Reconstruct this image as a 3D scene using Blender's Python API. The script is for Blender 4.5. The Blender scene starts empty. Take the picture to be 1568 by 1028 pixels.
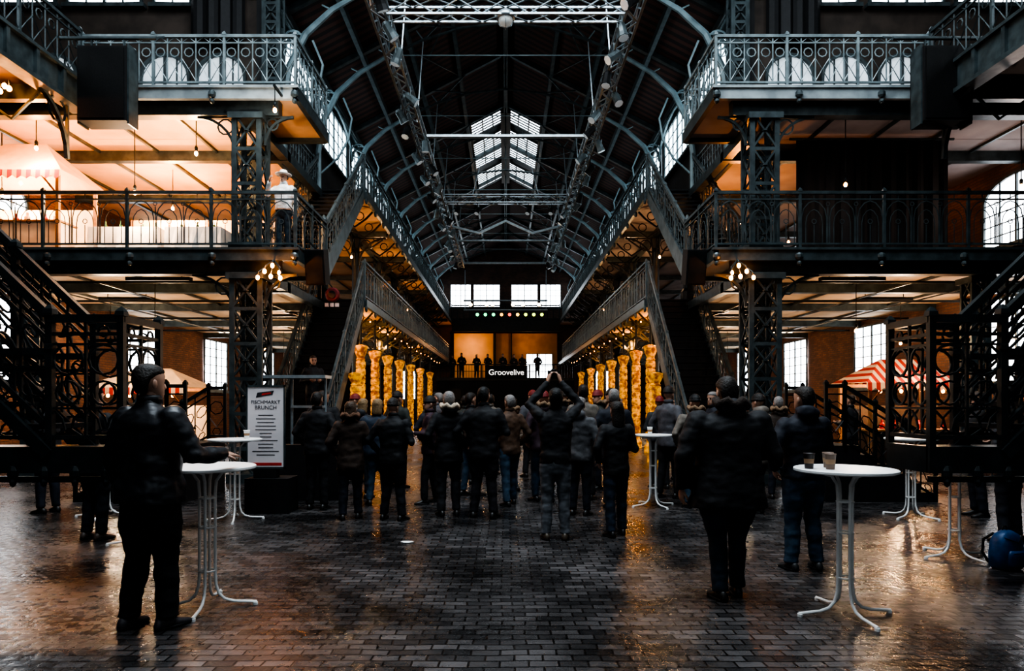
import bpy, math, random
from mathutils import Vector, Matrix, noise
random.seed(11)
S = bpy.context.scene
COL = S.collection
pi = math.pi

# ------------------------------------------------------------------ materials
def mat(name, col, rough=0.6, metal=0.0, var=0.25, scale=6.0, bump=0.0, emis=None, estr=0.0, col2=None):
    m = bpy.data.materials.new(name); m.use_nodes = True
    nt = m.node_tree; N = nt.nodes; L = nt.links
    b = N['Principled BSDF']
    b.inputs['Roughness'].default_value = rough
    b.inputs['Metallic'].default_value = metal
    tc = N.new('ShaderNodeTexCoord'); nz = N.new('ShaderNodeTexNoise')
    nz.inputs['Scale'].default_value = scale; nz.inputs['Detail'].default_value = 5
    L.new(tc.outputs['Object'], nz.inputs['Vector'])
    cr = N.new('ShaderNodeValToRGB')
    c2 = col2 if col2 else tuple(min(1, c*(1+var)) for c in col)
    c1 = col if col2 else tuple(c*(1-var) for c in col)
    cr.color_ramp.elements[0].color = (*c1, 1); cr.color_ramp.elements[1].color = (*c2, 1)
    cr.color_ramp.elements[0].position = 0.35; cr.color_ramp.elements[1].position = 0.65
    L.new(nz.outputs['Fac'], cr.inputs['Fac']); L.new(cr.outputs['Color'], b.inputs['Base Color'])
    if bump:
        bp = N.new('ShaderNodeBump'); bp.inputs['Strength'].default_value = bump; bp.inputs['Distance'].default_value = 0.02
        L.new(nz.outputs['Fac'], bp.inputs['Height']); L.new(bp.outputs['Normal'], b.inputs['Normal'])
    if emis:
        b.inputs['Emission Color'].default_value = (*emis, 1)
        b.inputs['Emission Strength'].default_value = estr
    return m

def brickmat(name, c1, c2, mortar, bw, rh, ms, rough0, rough1, bump, axes='XY', big=0.0, v0=.55, v1=1.5):
    m = bpy.data.materials.new(name); m.use_nodes = True
    nt = m.node_tree; N = nt.nodes; L = nt.links
    b = N['Principled BSDF']
    g = N.new('ShaderNodeNewGeometry'); sp = N.new('ShaderNodeSeparateXYZ'); cb = N.new('ShaderNodeCombineXYZ')
    L.new(g.outputs['Position'], sp.inputs[0])
    L.new(sp.outputs[axes[0]], cb.inputs['X']); L.new(sp.outputs[axes[1]], cb.inputs['Y'])
    nw = N.new('ShaderNodeTexNoise'); nw.inputs['Scale'].default_value = 1.7; L.new(cb.outputs[0], nw.inputs['Vector'])
    mx = N.new('ShaderNodeVectorMath'); mx.operation = 'MULTIPLY_ADD'
    L.new(nw.outputs['Color'], mx.inputs[0]); mx.inputs[1].default_value = (0.07, 0.07, 0); L.new(cb.outputs[0], mx.inputs[2])
    br = N.new('ShaderNodeTexBrick'); L.new(mx.outputs[0], br.inputs['Vector'])
    br.inputs['Scale'].default_value = 1; br.inputs['Brick Width'].default_value = bw; br.inputs['Row Height'].default_value = rh
    br.inputs['Mortar Size'].default_value = ms; br.inputs['Mortar Smooth'].default_value = 0.4
    br.inputs['Color1'].default_value = (*c1, 1); br.inputs['Color2'].default_value = (*c2, 1); br.inputs['Mortar'].default_value = (*mortar, 1)
    n1 = N.new('ShaderNodeTexNoise'); n1.inputs['Scale'].default_value = 0.9; n1.inputs['Detail'].default_value = 6
    L.new(cb.outputs[0], n1.inputs['Vector'])
    n2 = N.new('ShaderNodeTexNoise'); n2.inputs['Scale'].default_value = 14; n2.inputs['Detail'].default_value = 5
    L.new(cb.outputs[0], n2.inputs['Vector'])
    mr = N.new('ShaderNodeMapRange'); mr.inputs['From Min'].default_value = 0.3; mr.inputs['From Max'].default_value = 0.7
    mr.inputs['To Min'].default_value = v0; mr.inputs['To Max'].default_value = v1
    L.new(n1.outputs['Fac'], mr.inputs['Value'])
    mm = N.new('ShaderNodeVectorMath'); mm.operation = 'SCALE'
    L.new(br.outputs['Color'], mm.inputs[0]); L.new(mr.outputs[0], mm.inputs['Scale'])
    L.new(mm.outputs[0], b.inputs['Base Color'])
    rr = N.new('ShaderNodeMapRange'); rr.inputs['From Min'].default_value = 0.35; rr.inputs['From Max'].default_value = 0.65
    rr.inputs['To Min'].default_value = rough0; rr.inputs['To Max'].default_value = rough1
    av = N.new('ShaderNodeMath'); av.operation = 'ADD'; L.new(n2.outputs['Fac'], av.inputs[0]); L.new(n1.outputs['Fac'], av.inputs[1])
    hv = N.new('ShaderNodeMath'); hv.operation = 'MULTIPLY'; hv.inputs[1].default_value = .5; L.new(av.outputs[0], hv.inputs[0])
    L.new(hv.outputs[0], rr.inputs['Value']); L.new(rr.outputs[0], b.inputs['Roughness'])
    ad = N.new('ShaderNodeMath'); ad.operation = 'MULTIPLY_ADD'
    iv = N.new('ShaderNodeMath'); iv.operation = 'SUBTRACT'; iv.inputs[0].default_value = 1; L.new(br.outputs['Fac'], iv.inputs[1])
    L.new(n2.outputs['Fac'], ad.inputs[0]); ad.inputs[1].default_value = 0.6; L.new(iv.outputs[0], ad.inputs[2])
    s3 = N.new('ShaderNodeSeparateColor'); L.new(br.outputs['Color'], s3.inputs[0])
    ad2 = N.new('ShaderNodeMath'); ad2.operation = 'MULTIPLY_ADD'; L.new(s3.outputs[0], ad2.inputs[0]); ad2.inputs[1].default_value = big
    L.new(ad.outputs[0], ad2.inputs[2])
    bp = N.new('ShaderNodeBump'); bp.inputs['Strength'].default_value = bump; bp.inputs['Distance'].default_value = 0.012
    L.new(ad2.outputs[0], bp.inputs['Height']); L.new(bp.outputs['Normal'], b.inputs['Normal'])
    return m

def stripemat(name, ca, cb_, freq, axis='X', rough=0.7, duty=.5):
    m = bpy.data.materials.new(name); m.use_nodes = True
    nt = m.node_tree; N = nt.nodes; L = nt.links; b = N['Principled BSDF']; b.inputs['Roughness'].default_value = rough
    tc = N.new('ShaderNodeTexCoord'); sp = N.new('ShaderNodeSeparateXYZ'); L.new(tc.outputs['Object'], sp.inputs[0])
    mu = N.new('ShaderNodeMath'); mu.operation = 'MULTIPLY'; mu.inputs[1].default_value = freq; L.new(sp.outputs[axis], mu.inputs[0])
    fr = N.new('ShaderNodeMath'); fr.operation = 'FRACT'; L.new(mu.outputs[0], fr.inputs[0])
    gt = N.new('ShaderNodeMath'); gt.operation = 'GREATER_THAN'; gt.inputs[1].default_value = duty; L.new(fr.outputs[0], gt.inputs[0])
    mx = N.new('ShaderNodeMix'); mx.data_type = 'RGBA'; L.new(gt.outputs[0], mx.inputs[0])
    mx.inputs[6].default_value = (*ca, 1); mx.inputs[7].default_value = (*cb_, 1)
    L.new(mx.outputs[2], b.inputs['Base Color'])
    return m

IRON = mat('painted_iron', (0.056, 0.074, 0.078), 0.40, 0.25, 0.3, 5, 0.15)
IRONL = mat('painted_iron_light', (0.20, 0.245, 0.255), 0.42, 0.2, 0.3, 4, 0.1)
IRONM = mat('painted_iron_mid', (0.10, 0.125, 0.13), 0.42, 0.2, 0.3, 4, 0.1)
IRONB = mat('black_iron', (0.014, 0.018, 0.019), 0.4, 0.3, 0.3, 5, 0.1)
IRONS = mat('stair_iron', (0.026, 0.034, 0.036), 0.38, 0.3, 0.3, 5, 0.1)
RIB = mat('roof_rib_paint', (0.19, 0.26, 0.28), 0.5, 0.1, 0.25, 3)
ALU = mat('truss_aluminium', (0.36, 0.42, 0.45), 0.35, 0.6, 0.15, 8)
BLACK = mat('matt_black', (0.006, 0.006, 0.007), 0.7, 0, 0.3, 9)
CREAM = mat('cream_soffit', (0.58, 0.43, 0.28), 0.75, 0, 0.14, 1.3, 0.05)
CREAM_LIT = mat('orange_soffit', (0.68, 0.41, 0.22), 0.75, 0, 0.14, 1.3, 0.05)  # left ceiling: orange lamp light put into the cream colour
CREAM_DIM = mat('grey_soffit', (0.34, 0.29, 0.28), 0.75, 0, 0.14, 1.3, 0.05)  # right ceiling: weaker lighting put into the cream colour as grey
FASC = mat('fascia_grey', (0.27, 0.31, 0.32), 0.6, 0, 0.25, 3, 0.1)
DARKW = mat('dark_wall_plaster', (0.030, 0.030, 0.031), 0.8, 0, 0.35, 1.2, 0.1)
BROWNW = mat('brown_panel', (0.05, 0.036, 0.028), 0.7, 0, 0.35, 2)
DECK = mat('deck_planks', (0.03, 0.028, 0.026), 0.6, 0, 0.4, 4)
PANE = mat('window_pane', (0.8, 0.85, 0.9), 0.3, 0, 0.05, 1, 0, (0.86, 0.93, 1.0), 4.4)
PANEC = mat('clerestory_pane', (0.7, 0.8, 0.85), 0.3, 0, 0.05, 1, 0, (0.70, 0.87, 0.97), 3.6)
PANED = mat('frosted_pane', (0.5, 0.55, 0.6), 0.3, 0, 0.25, 3, 0, (0.75, 0.85, 0.90), 0.45)
SKYR = mat('ridge_pane', (0.8, 0.85, 0.9), 0.3, 0, 0.05, 1, 0, (0.85, 0.93, 1.0), 3.4)
SKYP = mat('skylight_pane', (0.8, 0.85, 0.9), 0.3, 0, 0.05, 1, 0, (0.82, 0.92, 1.0), 12.5)
WARM = mat('warm_bulb', (1, .7, .4), 0.4, 0, 0.05, 1, 0, (1.0, 0.33, 0.05), 14)
WARMW = mat('warm_tube', (1, .85, .6), 0.4, 0, 0.05, 1, 0, (1.0, 0.72, 0.42), 7)
WHITEP = mat('white_paint', (0.80, 0.80, 0.78), 0.35, 0, 0.06, 5)
WHITEC = mat('white_cloth', (0.80, 0.77, 0.72), 0.8, 0, 0.1, 4, 0.2)
SKIN = mat('skin', (0.42, 0.25, 0.18), 0.5, 0, 0.1, 9)
SKINP = mat('skin_pale', (0.55, 0.36, 0.27), 0.5, 0, 0.1, 9)
FLOORM = brickmat('brick_paving', (0.016, 0.0155, 0.016), (0.066, 0.062, 0.062), (0.004, 0.004, 0.004), 0.18, 0.094, 0.007, 0.13, 0.46, 1.0, 'XY', 9.0, .35, 2.0)
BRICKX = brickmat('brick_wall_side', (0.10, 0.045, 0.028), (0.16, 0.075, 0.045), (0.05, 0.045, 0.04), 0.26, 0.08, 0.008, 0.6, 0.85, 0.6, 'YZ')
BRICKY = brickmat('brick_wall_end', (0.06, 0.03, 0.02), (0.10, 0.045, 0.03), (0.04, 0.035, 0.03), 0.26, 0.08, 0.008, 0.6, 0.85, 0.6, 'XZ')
ROOFM = stripemat('roof_boards', (0.020, 0.014, 0.013), (0.075, 0.030, 0.023), 3.2, 'Y', 0.8)

# ------------------------------------------------------------------ mesh builder
class MB:
    def __init__(s): s.v = []; s.f = []; s.m = []; s.M = Matrix.Identity(4); s.c = 0
    def add(s, vs, fs, m=None):
        o = len(s.v); M = s.M
        s.v.extend([tuple(M @ Vector(p)) for p in vs])
        mm = s.c if m is None else m
        for f in fs: s.f.append(tuple(i+o for i in f)); s.m.append(mm)
    def box(s, x0, x1, y0, y1, z0, z1, m=None):
        s.add([(x0,y0,z0),(x1,y0,z0),(x1,y1,z0),(x0,y1,z0),(x0,y0,z1),(x1,y0,z1),(x1,y1,z1),(x0,y1,z1)],
              [(0,3,2,1),(4,5,6,7),(0,1,5,4),(1,2,6,5),(2,3,7,6),(3,0,4,7)], m)
    def tube(s, pts, r, n=4, closed=False, m=None, cap=True, rot=None):
        pts = [Vector(p) for p in pts]; k = len(pts)
        rs = r if isinstance(r, (list, tuple)) else [r]*k
        T = []
        for i in range(k):
            if closed: t = pts[(i+1) % k]-pts[i-1]
            else: t = pts[min(i+1, k-1)]-pts[max(i-1, 0)]
            if t.length < 1e-9: t = Vector((0, 0, 1))
            T.append(t.normalized())
        up = Vector((0, 0, 1)) if abs(T[0].z) < 0.9 else Vector((0, 1, 0))
        a = (up - T[0]*up.dot(T[0])).normalized()
        vs = []
        off = pi/4 if n == 4 else 0
        for i in range(k):
            a = a - T[i]*a.dot(T[i])
            if a.length < 1e-6: a = T[i].orthogonal()
            a.normalize(); b = T[i].cross(a)
            for j in range(n):
                th = 2*pi*j/n+off
                vs.append(pts[i] + (a*math.cos(th)+b*math.sin(th))*rs[i])
        fs = []
        kk = k if closed else k-1
        for i in range(kk):
            i2 = (i+1) % k
            for j in range(n):
                j2 = (j+1) % n
                fs.append((i*n+j, i*n+j2, i2*n+j2, i2*n+j))
        if not closed and cap:
            fs.append(tuple(range(n-1, -1, -1))); fs.append(tuple((k-1)*n+j for j in range(n)))
        s.add(vs, fs, m)
    def loft(s, rings, m=None, cap=True):
        n = len(rings[0]); vs = [p for r in rings for p in r]; fs = []
        for i in range(len(rings)-1):
            for j in range(n):
                j2 = (j+1) % n
                fs.append((i*n+j, i*n+j2, (i+1)*n+j2, (i+1)*n+j))
        if cap:
            fs.append(tuple(range(n-1, -1, -1))); fs.append(tuple((len(rings)-1)*n+j for j in range(n)))
        s.add(vs, fs, m)
    def lathe(s, prof, c=(0, 0, 0), n=16, m=None, cap=True):
        s.loft([[(c[0]+r*math.cos(2*pi*j/n), c[1]+r*math.sin(2*pi*j/n), c[2]+z) for j in range(n)] for r, z in prof], m, cap)
    def ell(s, c, rx, ry, rz, n=12, k=8, m=None):
        rings = []
        for i in range(k+1):
            ph = -pi/2+pi*(i/k)*0.998+0.003
            rings.append([(c[0]+rx*math.cos(ph)*math.cos(2*pi*j/n), c[1]+ry*math.cos(ph)*math.sin(2*pi*j/n), c[2]+rz*math.sin(ph)) for j in range(n)])
        s.loft(rings, m)
    def obj(s, name, mats, parent=None, smooth=False):
        me = bpy.data.meshes.new(name)
        me.from_pydata(s.v, [], s.f)
        for mm in mats: me.materials.append(mm)
        me.polygons.foreach_set('material_index', s.m)
        if smooth: me.polygons.foreach_set('use_smooth', [True]*len(me.polygons))
        me.update()
        o = bpy.data.objects.new(name, me); COL.objects.link(o)
        if parent: o.parent = parent
        return o

def empty(name, loc=(0, 0, 0)):
    e = bpy.data.objects.new(name, None); e.location = loc; e.empty_display_size = .2; COL.objects.link(e); return e
def boxobj(name, b, m, parent=None):
    mb = MB(); mb.box(*b); return mb.obj(name, [m], parent)
def plight(name, loc, power, col, rad=0.06, parent=None):
    l = bpy.data.lights.new(name, 'POINT'); l.energy = power; l.color = col; l.shadow_soft_size = rad
    o = bpy.data.objects.new(name, l); o.location = loc; COL.objects.link(o)
    if parent: o.parent = parent
    return o
WC = (1.0, 0.60, 0.30); OC = (1.0, 0.36, 0.09); PC = (1.0, 0.70, 0.45)

# ------------------------------------------------------------------ ornament helpers
def circ(f, u, v, r, n=10):
    return [f(u+r*math.cos(2*pi*i/n), v+r*math.sin(2*pi*i/n)) for i in range(n)]
def parch(f, u0, u1, v0, v1, vs):
    c = (u0+u1)/2; w = (u1-u0)/2
    pts = [f(u0, v0), f(u0, vs)]
    for t in (0.35, 0.7): pts.append(f(u0+w*(1-math.cos(t*pi/2)), vs+(v1-vs)*math.sin(t*pi/2)*0.97))
    pts.append(f(c, v1))
    for t in (0.7, 0.35): pts.append(f(u1-w*(1-math.cos(t*pi/2)), vs+(v1-vs)*math.sin(t*pi/2)*0.97))
    pts += [f(u1, vs), f(u1, v0)]
    return pts
def railing(mb, p0, p1, h=1.05, style='A', panel=1.6, t=1.0, m=None, ends=True):
    p0 = Vector(p0); p1 = Vector(p1); d = p1-p0; Lh = math.hypot(d.x, d.y); n = max(1, round(Lh/panel)); d = d/Lh
    w = Lh/n
    f0 = lambda u, v: p0 + d*u + Vector((0, 0, v))
    mb.c = m or 0
    mb.tube([f0(0, h), f0(Lh, h)], 0.036*t, 4)
    mb.tube([f0(0, h-.13), f0(Lh, h-.13)], 0.016*t, 4)
    mb.tube([f0(0, .08), f0(Lh, .08)], 0.022*t, 4)
    for i in range(n+1):
        u = i*w
        if (i in (0, n)) and not ends: continue
        mb.tube([f0(u, -.05), f0(u, h+.02)], 0.030*t, 4)
        mb.tube([f0(u, h+.02), f0(u, h+.06), f0(u, h+.10)], [0.045*t, .04*t, .01], 4)
    for i in range(n):
        f = lambda u, v, i=i: f0(i*w+u, v)
        if style == 'A':
            k = max(1, round(w/0.53)); uw = w/k
            for j in range(k):
                a = j*uw; b = a+uw; c = (a+b)/2
                mb.tube(parch(f, a+.03, b-.03, .08, h-.16, h*.55), 0.011*t, 3, cap=False)
                mb.tube(parch(f, a+.11, b-.11, .08, h-.33, h*.45), 0.009*t, 3, cap=False)
                mb.tube([f(c, .08), f(c, h*.42)], 0.009*t, 3, cap=False)
                mb.tube(circ(f, c, h*.48, .045, 7), 0.009*t, 3, True)
                mb.tube(circ(f, a+.0, h-.22, .038, 6), 0.009*t, 3, True)
                mb.tube([f(b-.005, .08), f(b-.005, h-.27)], 0.010*t, 3, cap=False)
                mb.tube([f(c, h-.13), f(c, h)], 0.009*t, 3, cap=False)
        elif style == 'B':
            k = max(2, round(w/0.30)); uw = w/k
            for j in range(k):
                a = j*uw; b = a+uw; c = (a+b)/2
                mb.tube([f(a, .08), f(a, h)], 0.014*t, 3, cap=False)
                mb.tube([f(a, .10), f(c, .34), f(b, .10)], 0.010*t, 3, cap=False)
                mb.tube([f(a, .55), f(c, .34), f(b, .55)], 0.010*t, 3, cap=False)
                mb.tube(circ(f, c, h*.68, .085, 8), 0.012*t, 3, True)
                mb.tube([f(a, h-.13), f(c, h-.02), f(b, h-.13)], 0.009*t, 3, cap=False)
        elif style == 'C':
            k = max(1, round(w/0.24)); uw = w/k
            for j in range(k):
                a = j*uw; c = a+uw/2; b = a+uw
                mb.tube([f(a, .08), f(a, h)], 0.012*t, 3, cap=False)
                mb.tube(circ(f, c, h*.62, uw*.40, 7), 0.010*t, 3, True)
                mb.tube([f(a, h*.45), f(c, h*.25), f(b, h*.45)], 0.009*t, 3, cap=False)
                mb.tube(circ(f, c, h*.16, uw*.25, 6), 0.009*t, 3, True)
        elif style == 'R':   # scrolls and rings (near staircase)
            k = max(1, round(w/0.26)); uw = w/k
            mb.tube([f(0, h*.80), f(w, h*.80)], .011*t, 4); mb.tube([f(0, h*.30), f(w, h*.30)], .011*t, 4)
            for j in range(k):
                a = j*uw; c = a+uw/2; b = a+uw; r = uw*.42
                mb.tube([f(a, .08), f(a, h)], 0.012*t, 4, cap=False)
                mb.tube(circ(f, c, h*.68, r, 12), 0.010*t, 4, True)
                mb.tube(circ(f, c, h*.42, r*.8, 12), 0.010*t, 4, True)
                for s_ in (-1, 1):
                    mb.tube([f(c+s_*r*.9, h*.28), f(c+s_*r*.4, h*.22), f(c+s_*r*.2, h*.14), f(c+s_*r*.95, h*.08)], .009*t, 4, cap=False)
                mb.tube(circ(f, c, h*.90, .045, 8), 0.008*t, 4, True)

def lattice_col(mb, x, y, z0, z1, w=0.55, d=None, m=0):
    d = d or w; mb.c = m; hw = w/2; hd = d/2; a = .055
    for sx in (-1, 1):
        for sy in (-1, 1):
            cx = x+sx*(hw-a/2); cy = y+sy*(hd-a/2)
            mb.box(cx-a/2-.02, cx+a/2+.02, cy-a/2, cy+a/2, z0, z1)
    n = max(1, round((z1-z0)/(w*1.15))); st = (z1-z0)/n
    for i in range(n):
        za = z0+i*st; zb = za+st
        for sy in (-1, 1):
            yy = y+sy*(hd-.02)
            mb.tube([(x-hw+.06, yy, za+.04), (x+hw-.06, yy, zb-.04)], .026, 4)
            mb.tube([(x+hw-.06, yy, za+.04), (x-hw+.06, yy, zb-.04)], .026, 4)
            mb.box(x-hw, x+hw, yy-.015, yy+.015, zb-.05, zb+.02)
            mb.lathe([(0.06, -.01), (.06, .01)], (x, yy, (za+zb)/2), 6)
        for sx in (-1, 1):
            xx = x+sx*(hw-.02)
            mb.tube([(xx, y-hd+.06, za+.04), (xx, y+hd-.06, zb-.04)], .022, 4)
            mb.tube([(xx, y+hd-.06, za+.04), (xx, y-hd+.06, zb-.04)], .022, 4)
    mb.box(x-hw-.06, x+hw+.06, y-hd-.06, y+hd+.06, z0, z0+.18)
    mb.box(x-hw-.07, x+hw+.07, y-hd-.07, y+hd+.07, z1-.12, z1)

def bracket(mb, x, y, z, dx, dy, r=0.9, t=.035):
    pts = []
    for i in range(8):
        a = i/7*pi/2
        pts.append((x+dx*r*(1-math.cos(a)), y+dy*r*(1-math.cos(a)), z-r+r*math.sin(a)))
    mb.tube(pts, t, 4)
    mb.tube([(x, y, z-r), (x, y, z), (x+dx*r, y+dy*r, z)], t*.8, 4)
    q = r*.27
    cx, cy, cz = x+dx*q*.95, y+dy*q*.95, z-q*.95
    mb.tube([(cx+dx*q*.75*math.cos(2*pi*i/10), cy+dy*q*.75*math.cos(2*pi*i/10), cz+q*.75*math.sin(2*pi*i/10)) for i in range(10)], t*.55, 3, True)

# ------------------------------------------------------------------ SHELL
boxobj('floor', (-13.2, 13.2, -8, 52.2, -.2, 0), FLOORM)
for s, nm in ((-1, 'left'), (1, 'right')):
    a, b = sorted((s*12.5, s*12.8))
    boxobj('wall_%s' % nm, (a, b, 13, 52, 0, 7.6), BRICKX)
    a, b = sorted((s*13.0, s*13.2))
    boxobj('wall_%s_crossing' % nm, (a, b, -8, 13, 0, 16), DARKW)
    a, b = sorted((s*5.6, s*5.8))
    boxobj('wall_%s_clerestory' % nm, (a, b, 15.5, 52, 7.7, 11.2), DARKW)
    a, b = sorted((s*5.8, s*13.0))
    boxobj('wall_%s_transept' % nm, (a, b, 15.5, 15.7, 7.7, 16), BROWNW)
    a, b = sorted((s*12.5, s*13.0))
    boxobj('wall_%s_return' % nm, (a, b, 13, 13.2, 0, 7.6), DARKW)
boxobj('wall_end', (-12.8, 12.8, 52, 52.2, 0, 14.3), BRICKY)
boxobj('wall_back', (-13.2, 13.2, -8.2, -8, 0, 16), DARKW)
boxobj('ceiling_crossing', (-13.2, 13.2, -8.2, 15.7, 16, 16.2), DARKW)

def rz(x): return 14.05-0.52*abs(x)
mb = MB()
for s in (-1, 1):
    for (y0, y1, xa) in ((15.4, 28.0, 0), (28.0, 37.0, 1.55), (37.0, 52.2, 0)):
        x0, x1 = s*xa, s*5.9
        vs = [(x0, y0, rz(x0)), (x1, y0, rz(x1)), (x1, y1, rz(x1)), (x0, y1, rz(x0))]
        vs2 = [(p[0], p[1], p[2]+.15) for p in vs]
        mb.add(vs+vs2, [(0, 1, 2, 3), (7, 6, 5, 4), (0, 4, 5, 1), (1, 5, 6, 2), (2, 6, 7, 3), (3, 7, 4, 0)])
mb.obj('ceiling_nave', [ROOFM])
mb = MB()
mb.add([(-5.8, 15.4, 11.0), (0, 15.4, 14.05), (5.8, 15.4, 11.0), (-5.8, 15.4, 16), (5.8, 15.4, 16), (0, 15.4, 16)], [(0, 1, 5, 3), (1, 2, 4, 5)])
mb.obj('wall_gable', [DARKW])

# ridge skylight
mb = MB()
SEG = ((28.1, 29.4), (30.2, 31.7), (32.0, 33.4), (34.3, 36.6))
for s in (-1, 1):
    for (y0, y1) in SEG:
        a, b = s*.22, s*1.46
        mb.add([(a, y0, rz(a)+.03), (b, y0, rz(b)+.03), (b, y1, rz(b)+.03), (a, y1, rz(a)+.03)], [(0, 1, 2, 3)], 0)
        nn = int((y1-y0)/.25)
        for i in range(nn+1):
            y = y0+(y1-y0)*i/nn
            mb.tube([(a, y, rz(a)-.01), (b, y, rz(b)-.01)], .030, 4, m=1)
        for q in (.38, .68): mb.tube([(b*q, y0, rz(b*q)-.02), (b*q, y1, rz(b*q)-.02)], .035, 4, m=1)
    e_ = [28.0]+[v for sg in SEG for v in sg]+[37.0]
    for q in range(0, len(e_), 2):
        y0, y1 = e_[q], e_[q+1]
        b = s*1.55
        mb.add([(0, y0, rz(0)+.02), (b, y0, rz(b)+.02), (b, y1, rz(b)+.02), (0, y1, rz(0)+.02)], [(0, 1, 2, 3)], 1)
    b = s*1.5
    mb.tube([(b, 28, rz(b)), (b, 37, rz(b))], .07, 4, m=1)
mb.box(-.22, .22, 28, 37, 13.74, 14.1, 1)
mb.obj('window_ridge_skylight', [SKYR, IRONB])

# roof structure
mb = MB(); mb.c = 0
frames = [16.3, 19.4]+[19.4+4.1*i for i in range(1, 8)]
arch = [(5.45, 7.75), (5.45, 8.9), (5.3, 9.8), (4.9, 10.6), (4.25, 11.2), (3.4, 11.7), (2.4, 12.15), (1.3, 12.5), (0, 12.65)]
for y in frames:
    for s in (-1, 1):
        mb.tube([(s*x, y, z) for x, z in arch[:6]], [.085]*4+[.07, .055], 6, m=0)
        mb.tube([(s*x, y, z) for x, z in arch[5:]], .045, 6, m=1)
        off = [(5.5, 9.4), (5.2, 10.5), (4.5, 11.2), (3.7, 11.75), (2.6, 12.3)]
        inner = arch[2:7]
        for (a, b) in zip(off, inner): mb.tube([(s*a[0], y, a[1]+.12), (s*b[0], y, b[1])], .022, 3, m=0)
        mb.tube([(s*5.6, y, rz(5.6)-.1), (0, y, rz(0)-.1)], .10, 4, m=1)
        mb.tube([(s*3.4, y, 11.7), (s*3.4, y, rz(3.4))], .03, 4, m=0)
        mb.tube([(s*2.4, y, 12.15), (s*1.3, y, rz(1.3)-.1)], .03, 4, m=1)
        mb.tube([(s*1.3, y, 12.5), (s*2.6, y, rz(2.6)-.1)], .03, 4, m=1)
        mb.tube([(s*(5.2+.24*math.cos(2*pi*i/12)), y, 10.45+.24*math.sin(2*pi*i/12)) for i in range(12)], .03, 3, True, m=0)
        kn = [(5.4, 8.3), (4.9, 8.75), (4.6, 9.3), (4.5, 9.9), (4.75, 10.5)]
        mb.tube([(s*a, y+.1, b) for a, b in kn], .035, 4, m=0)
    mb.tube([(0, y, 12.65), (0, y, 14)], .04, 4, m=1)
    mb.tube([(-3.4, y, 11.7), (3.4, y, 11.7)], .018, 4, m=0)
for i in range(len(frames)-1):
    y0, y1 = frames[i], frames[i+1]
    for s in (-1, 1):
        mb.tube([(s*1.6, y0, rz(1.6)-.12), (s*3.4, y1, rz(3.4)-.12)], .025, 3, m=1)
        mb.tube([(s*3.4, y0, rz(3.4)-.12), (s*1.6, y1, rz(1.6)-.12)], .025, 3, m=1)
        ym = (y0+y1)/2; R = (y1-y0)/2
        pts = [(s*5.42, ym-R*math.cos(a), 10.1+.9*math.sin(a)) for a in [k/8*pi for k in range(9)]]
        mb.tube(pts, .045, 4, m=0)
for s in (-1, 1):
    for x in (1.6, 2.9, 4.2, 5.4):
        mb.box(s*x-.06, s*x+.06, 15.5, 52, rz(x)-.2, rz(x)+0.0, 1)
    mb.box(min(s*5.4, s*5.6), max(s*5.4, s*5.6), 15.5, 52, 11.0, 11.12, 0)
mb.box(-.08, .08, 15.5, 28, 13.75, 14, 1); mb.box(-.08, .08, 37, 52, 13.75, 14, 1)
mb.obj('roof_truss_frames', [RIB, IRON], smooth=False)

# ------------------------------------------------------------------ windows
wn = [0]
def window(axis, pos, u0, u1, z0, z1, s=1, pane=None, nu=4, nz=6, arched=False):
    wn[0] += 1; mb = MB()
    if axis == 'x': f = lambda u, z, d=0: (pos-s*d, u, z)
    else: f = lambda u, z, d=0: (u, pos-s*d, z)
    if arched:
        c = (u0+u1)/2; R = (u1-u0)/2; rise = min(R, .5)
        top = [(c+R*math.cos(a), z1-rise+rise*math.sin(a)) for a in [k/10*pi for k in range(11)]]
        out = [(u0, z0), (u1, z0)]+top
    else: out = [(u0, z0), (u1, z0), (u1, z1), (u0, z1)]
    mb.add([f(u, z, .04) for u, z in out], [tuple(range(len(out)))], 0)
    mb.tube([f(u, z, .06) for u, z in out], .05, 4, True, m=1)
    for i in range(1, nu):
        u = u0+(u1-u0)*i/nu; zt = z1
        if arched: zt = z1-rise+rise*math.sqrt(max(0, 1-((u-c)/R)**2))
        mb.tube([f(u, z0, .06), f(u, zt, .06)], .022 if i != nu//2 else .04, 4, m=1)
    for i in range(1, nz):
        z = z0+(z1-z0)*i/nz
        if arched and z > z1-rise: continue
        mb.tube([f(u0, z, .06), f(u1, z, .06)], .018, 4, m=1)
    a, b = sorted((u0-.1, u1+.1))
    if axis == 'x': mb.box(min(pos, pos-s*.16), max(pos, pos-s*.16), a, b, z0-.12, z0-.03, 1)
    else: mb.box(a, b, min(pos, pos-s*.16), max(pos, pos-s*.16), z0-.12, z0-.03, 1)
    return mb.obj('window_%d' % wn[0], [pane or PANE, IRON])
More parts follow.
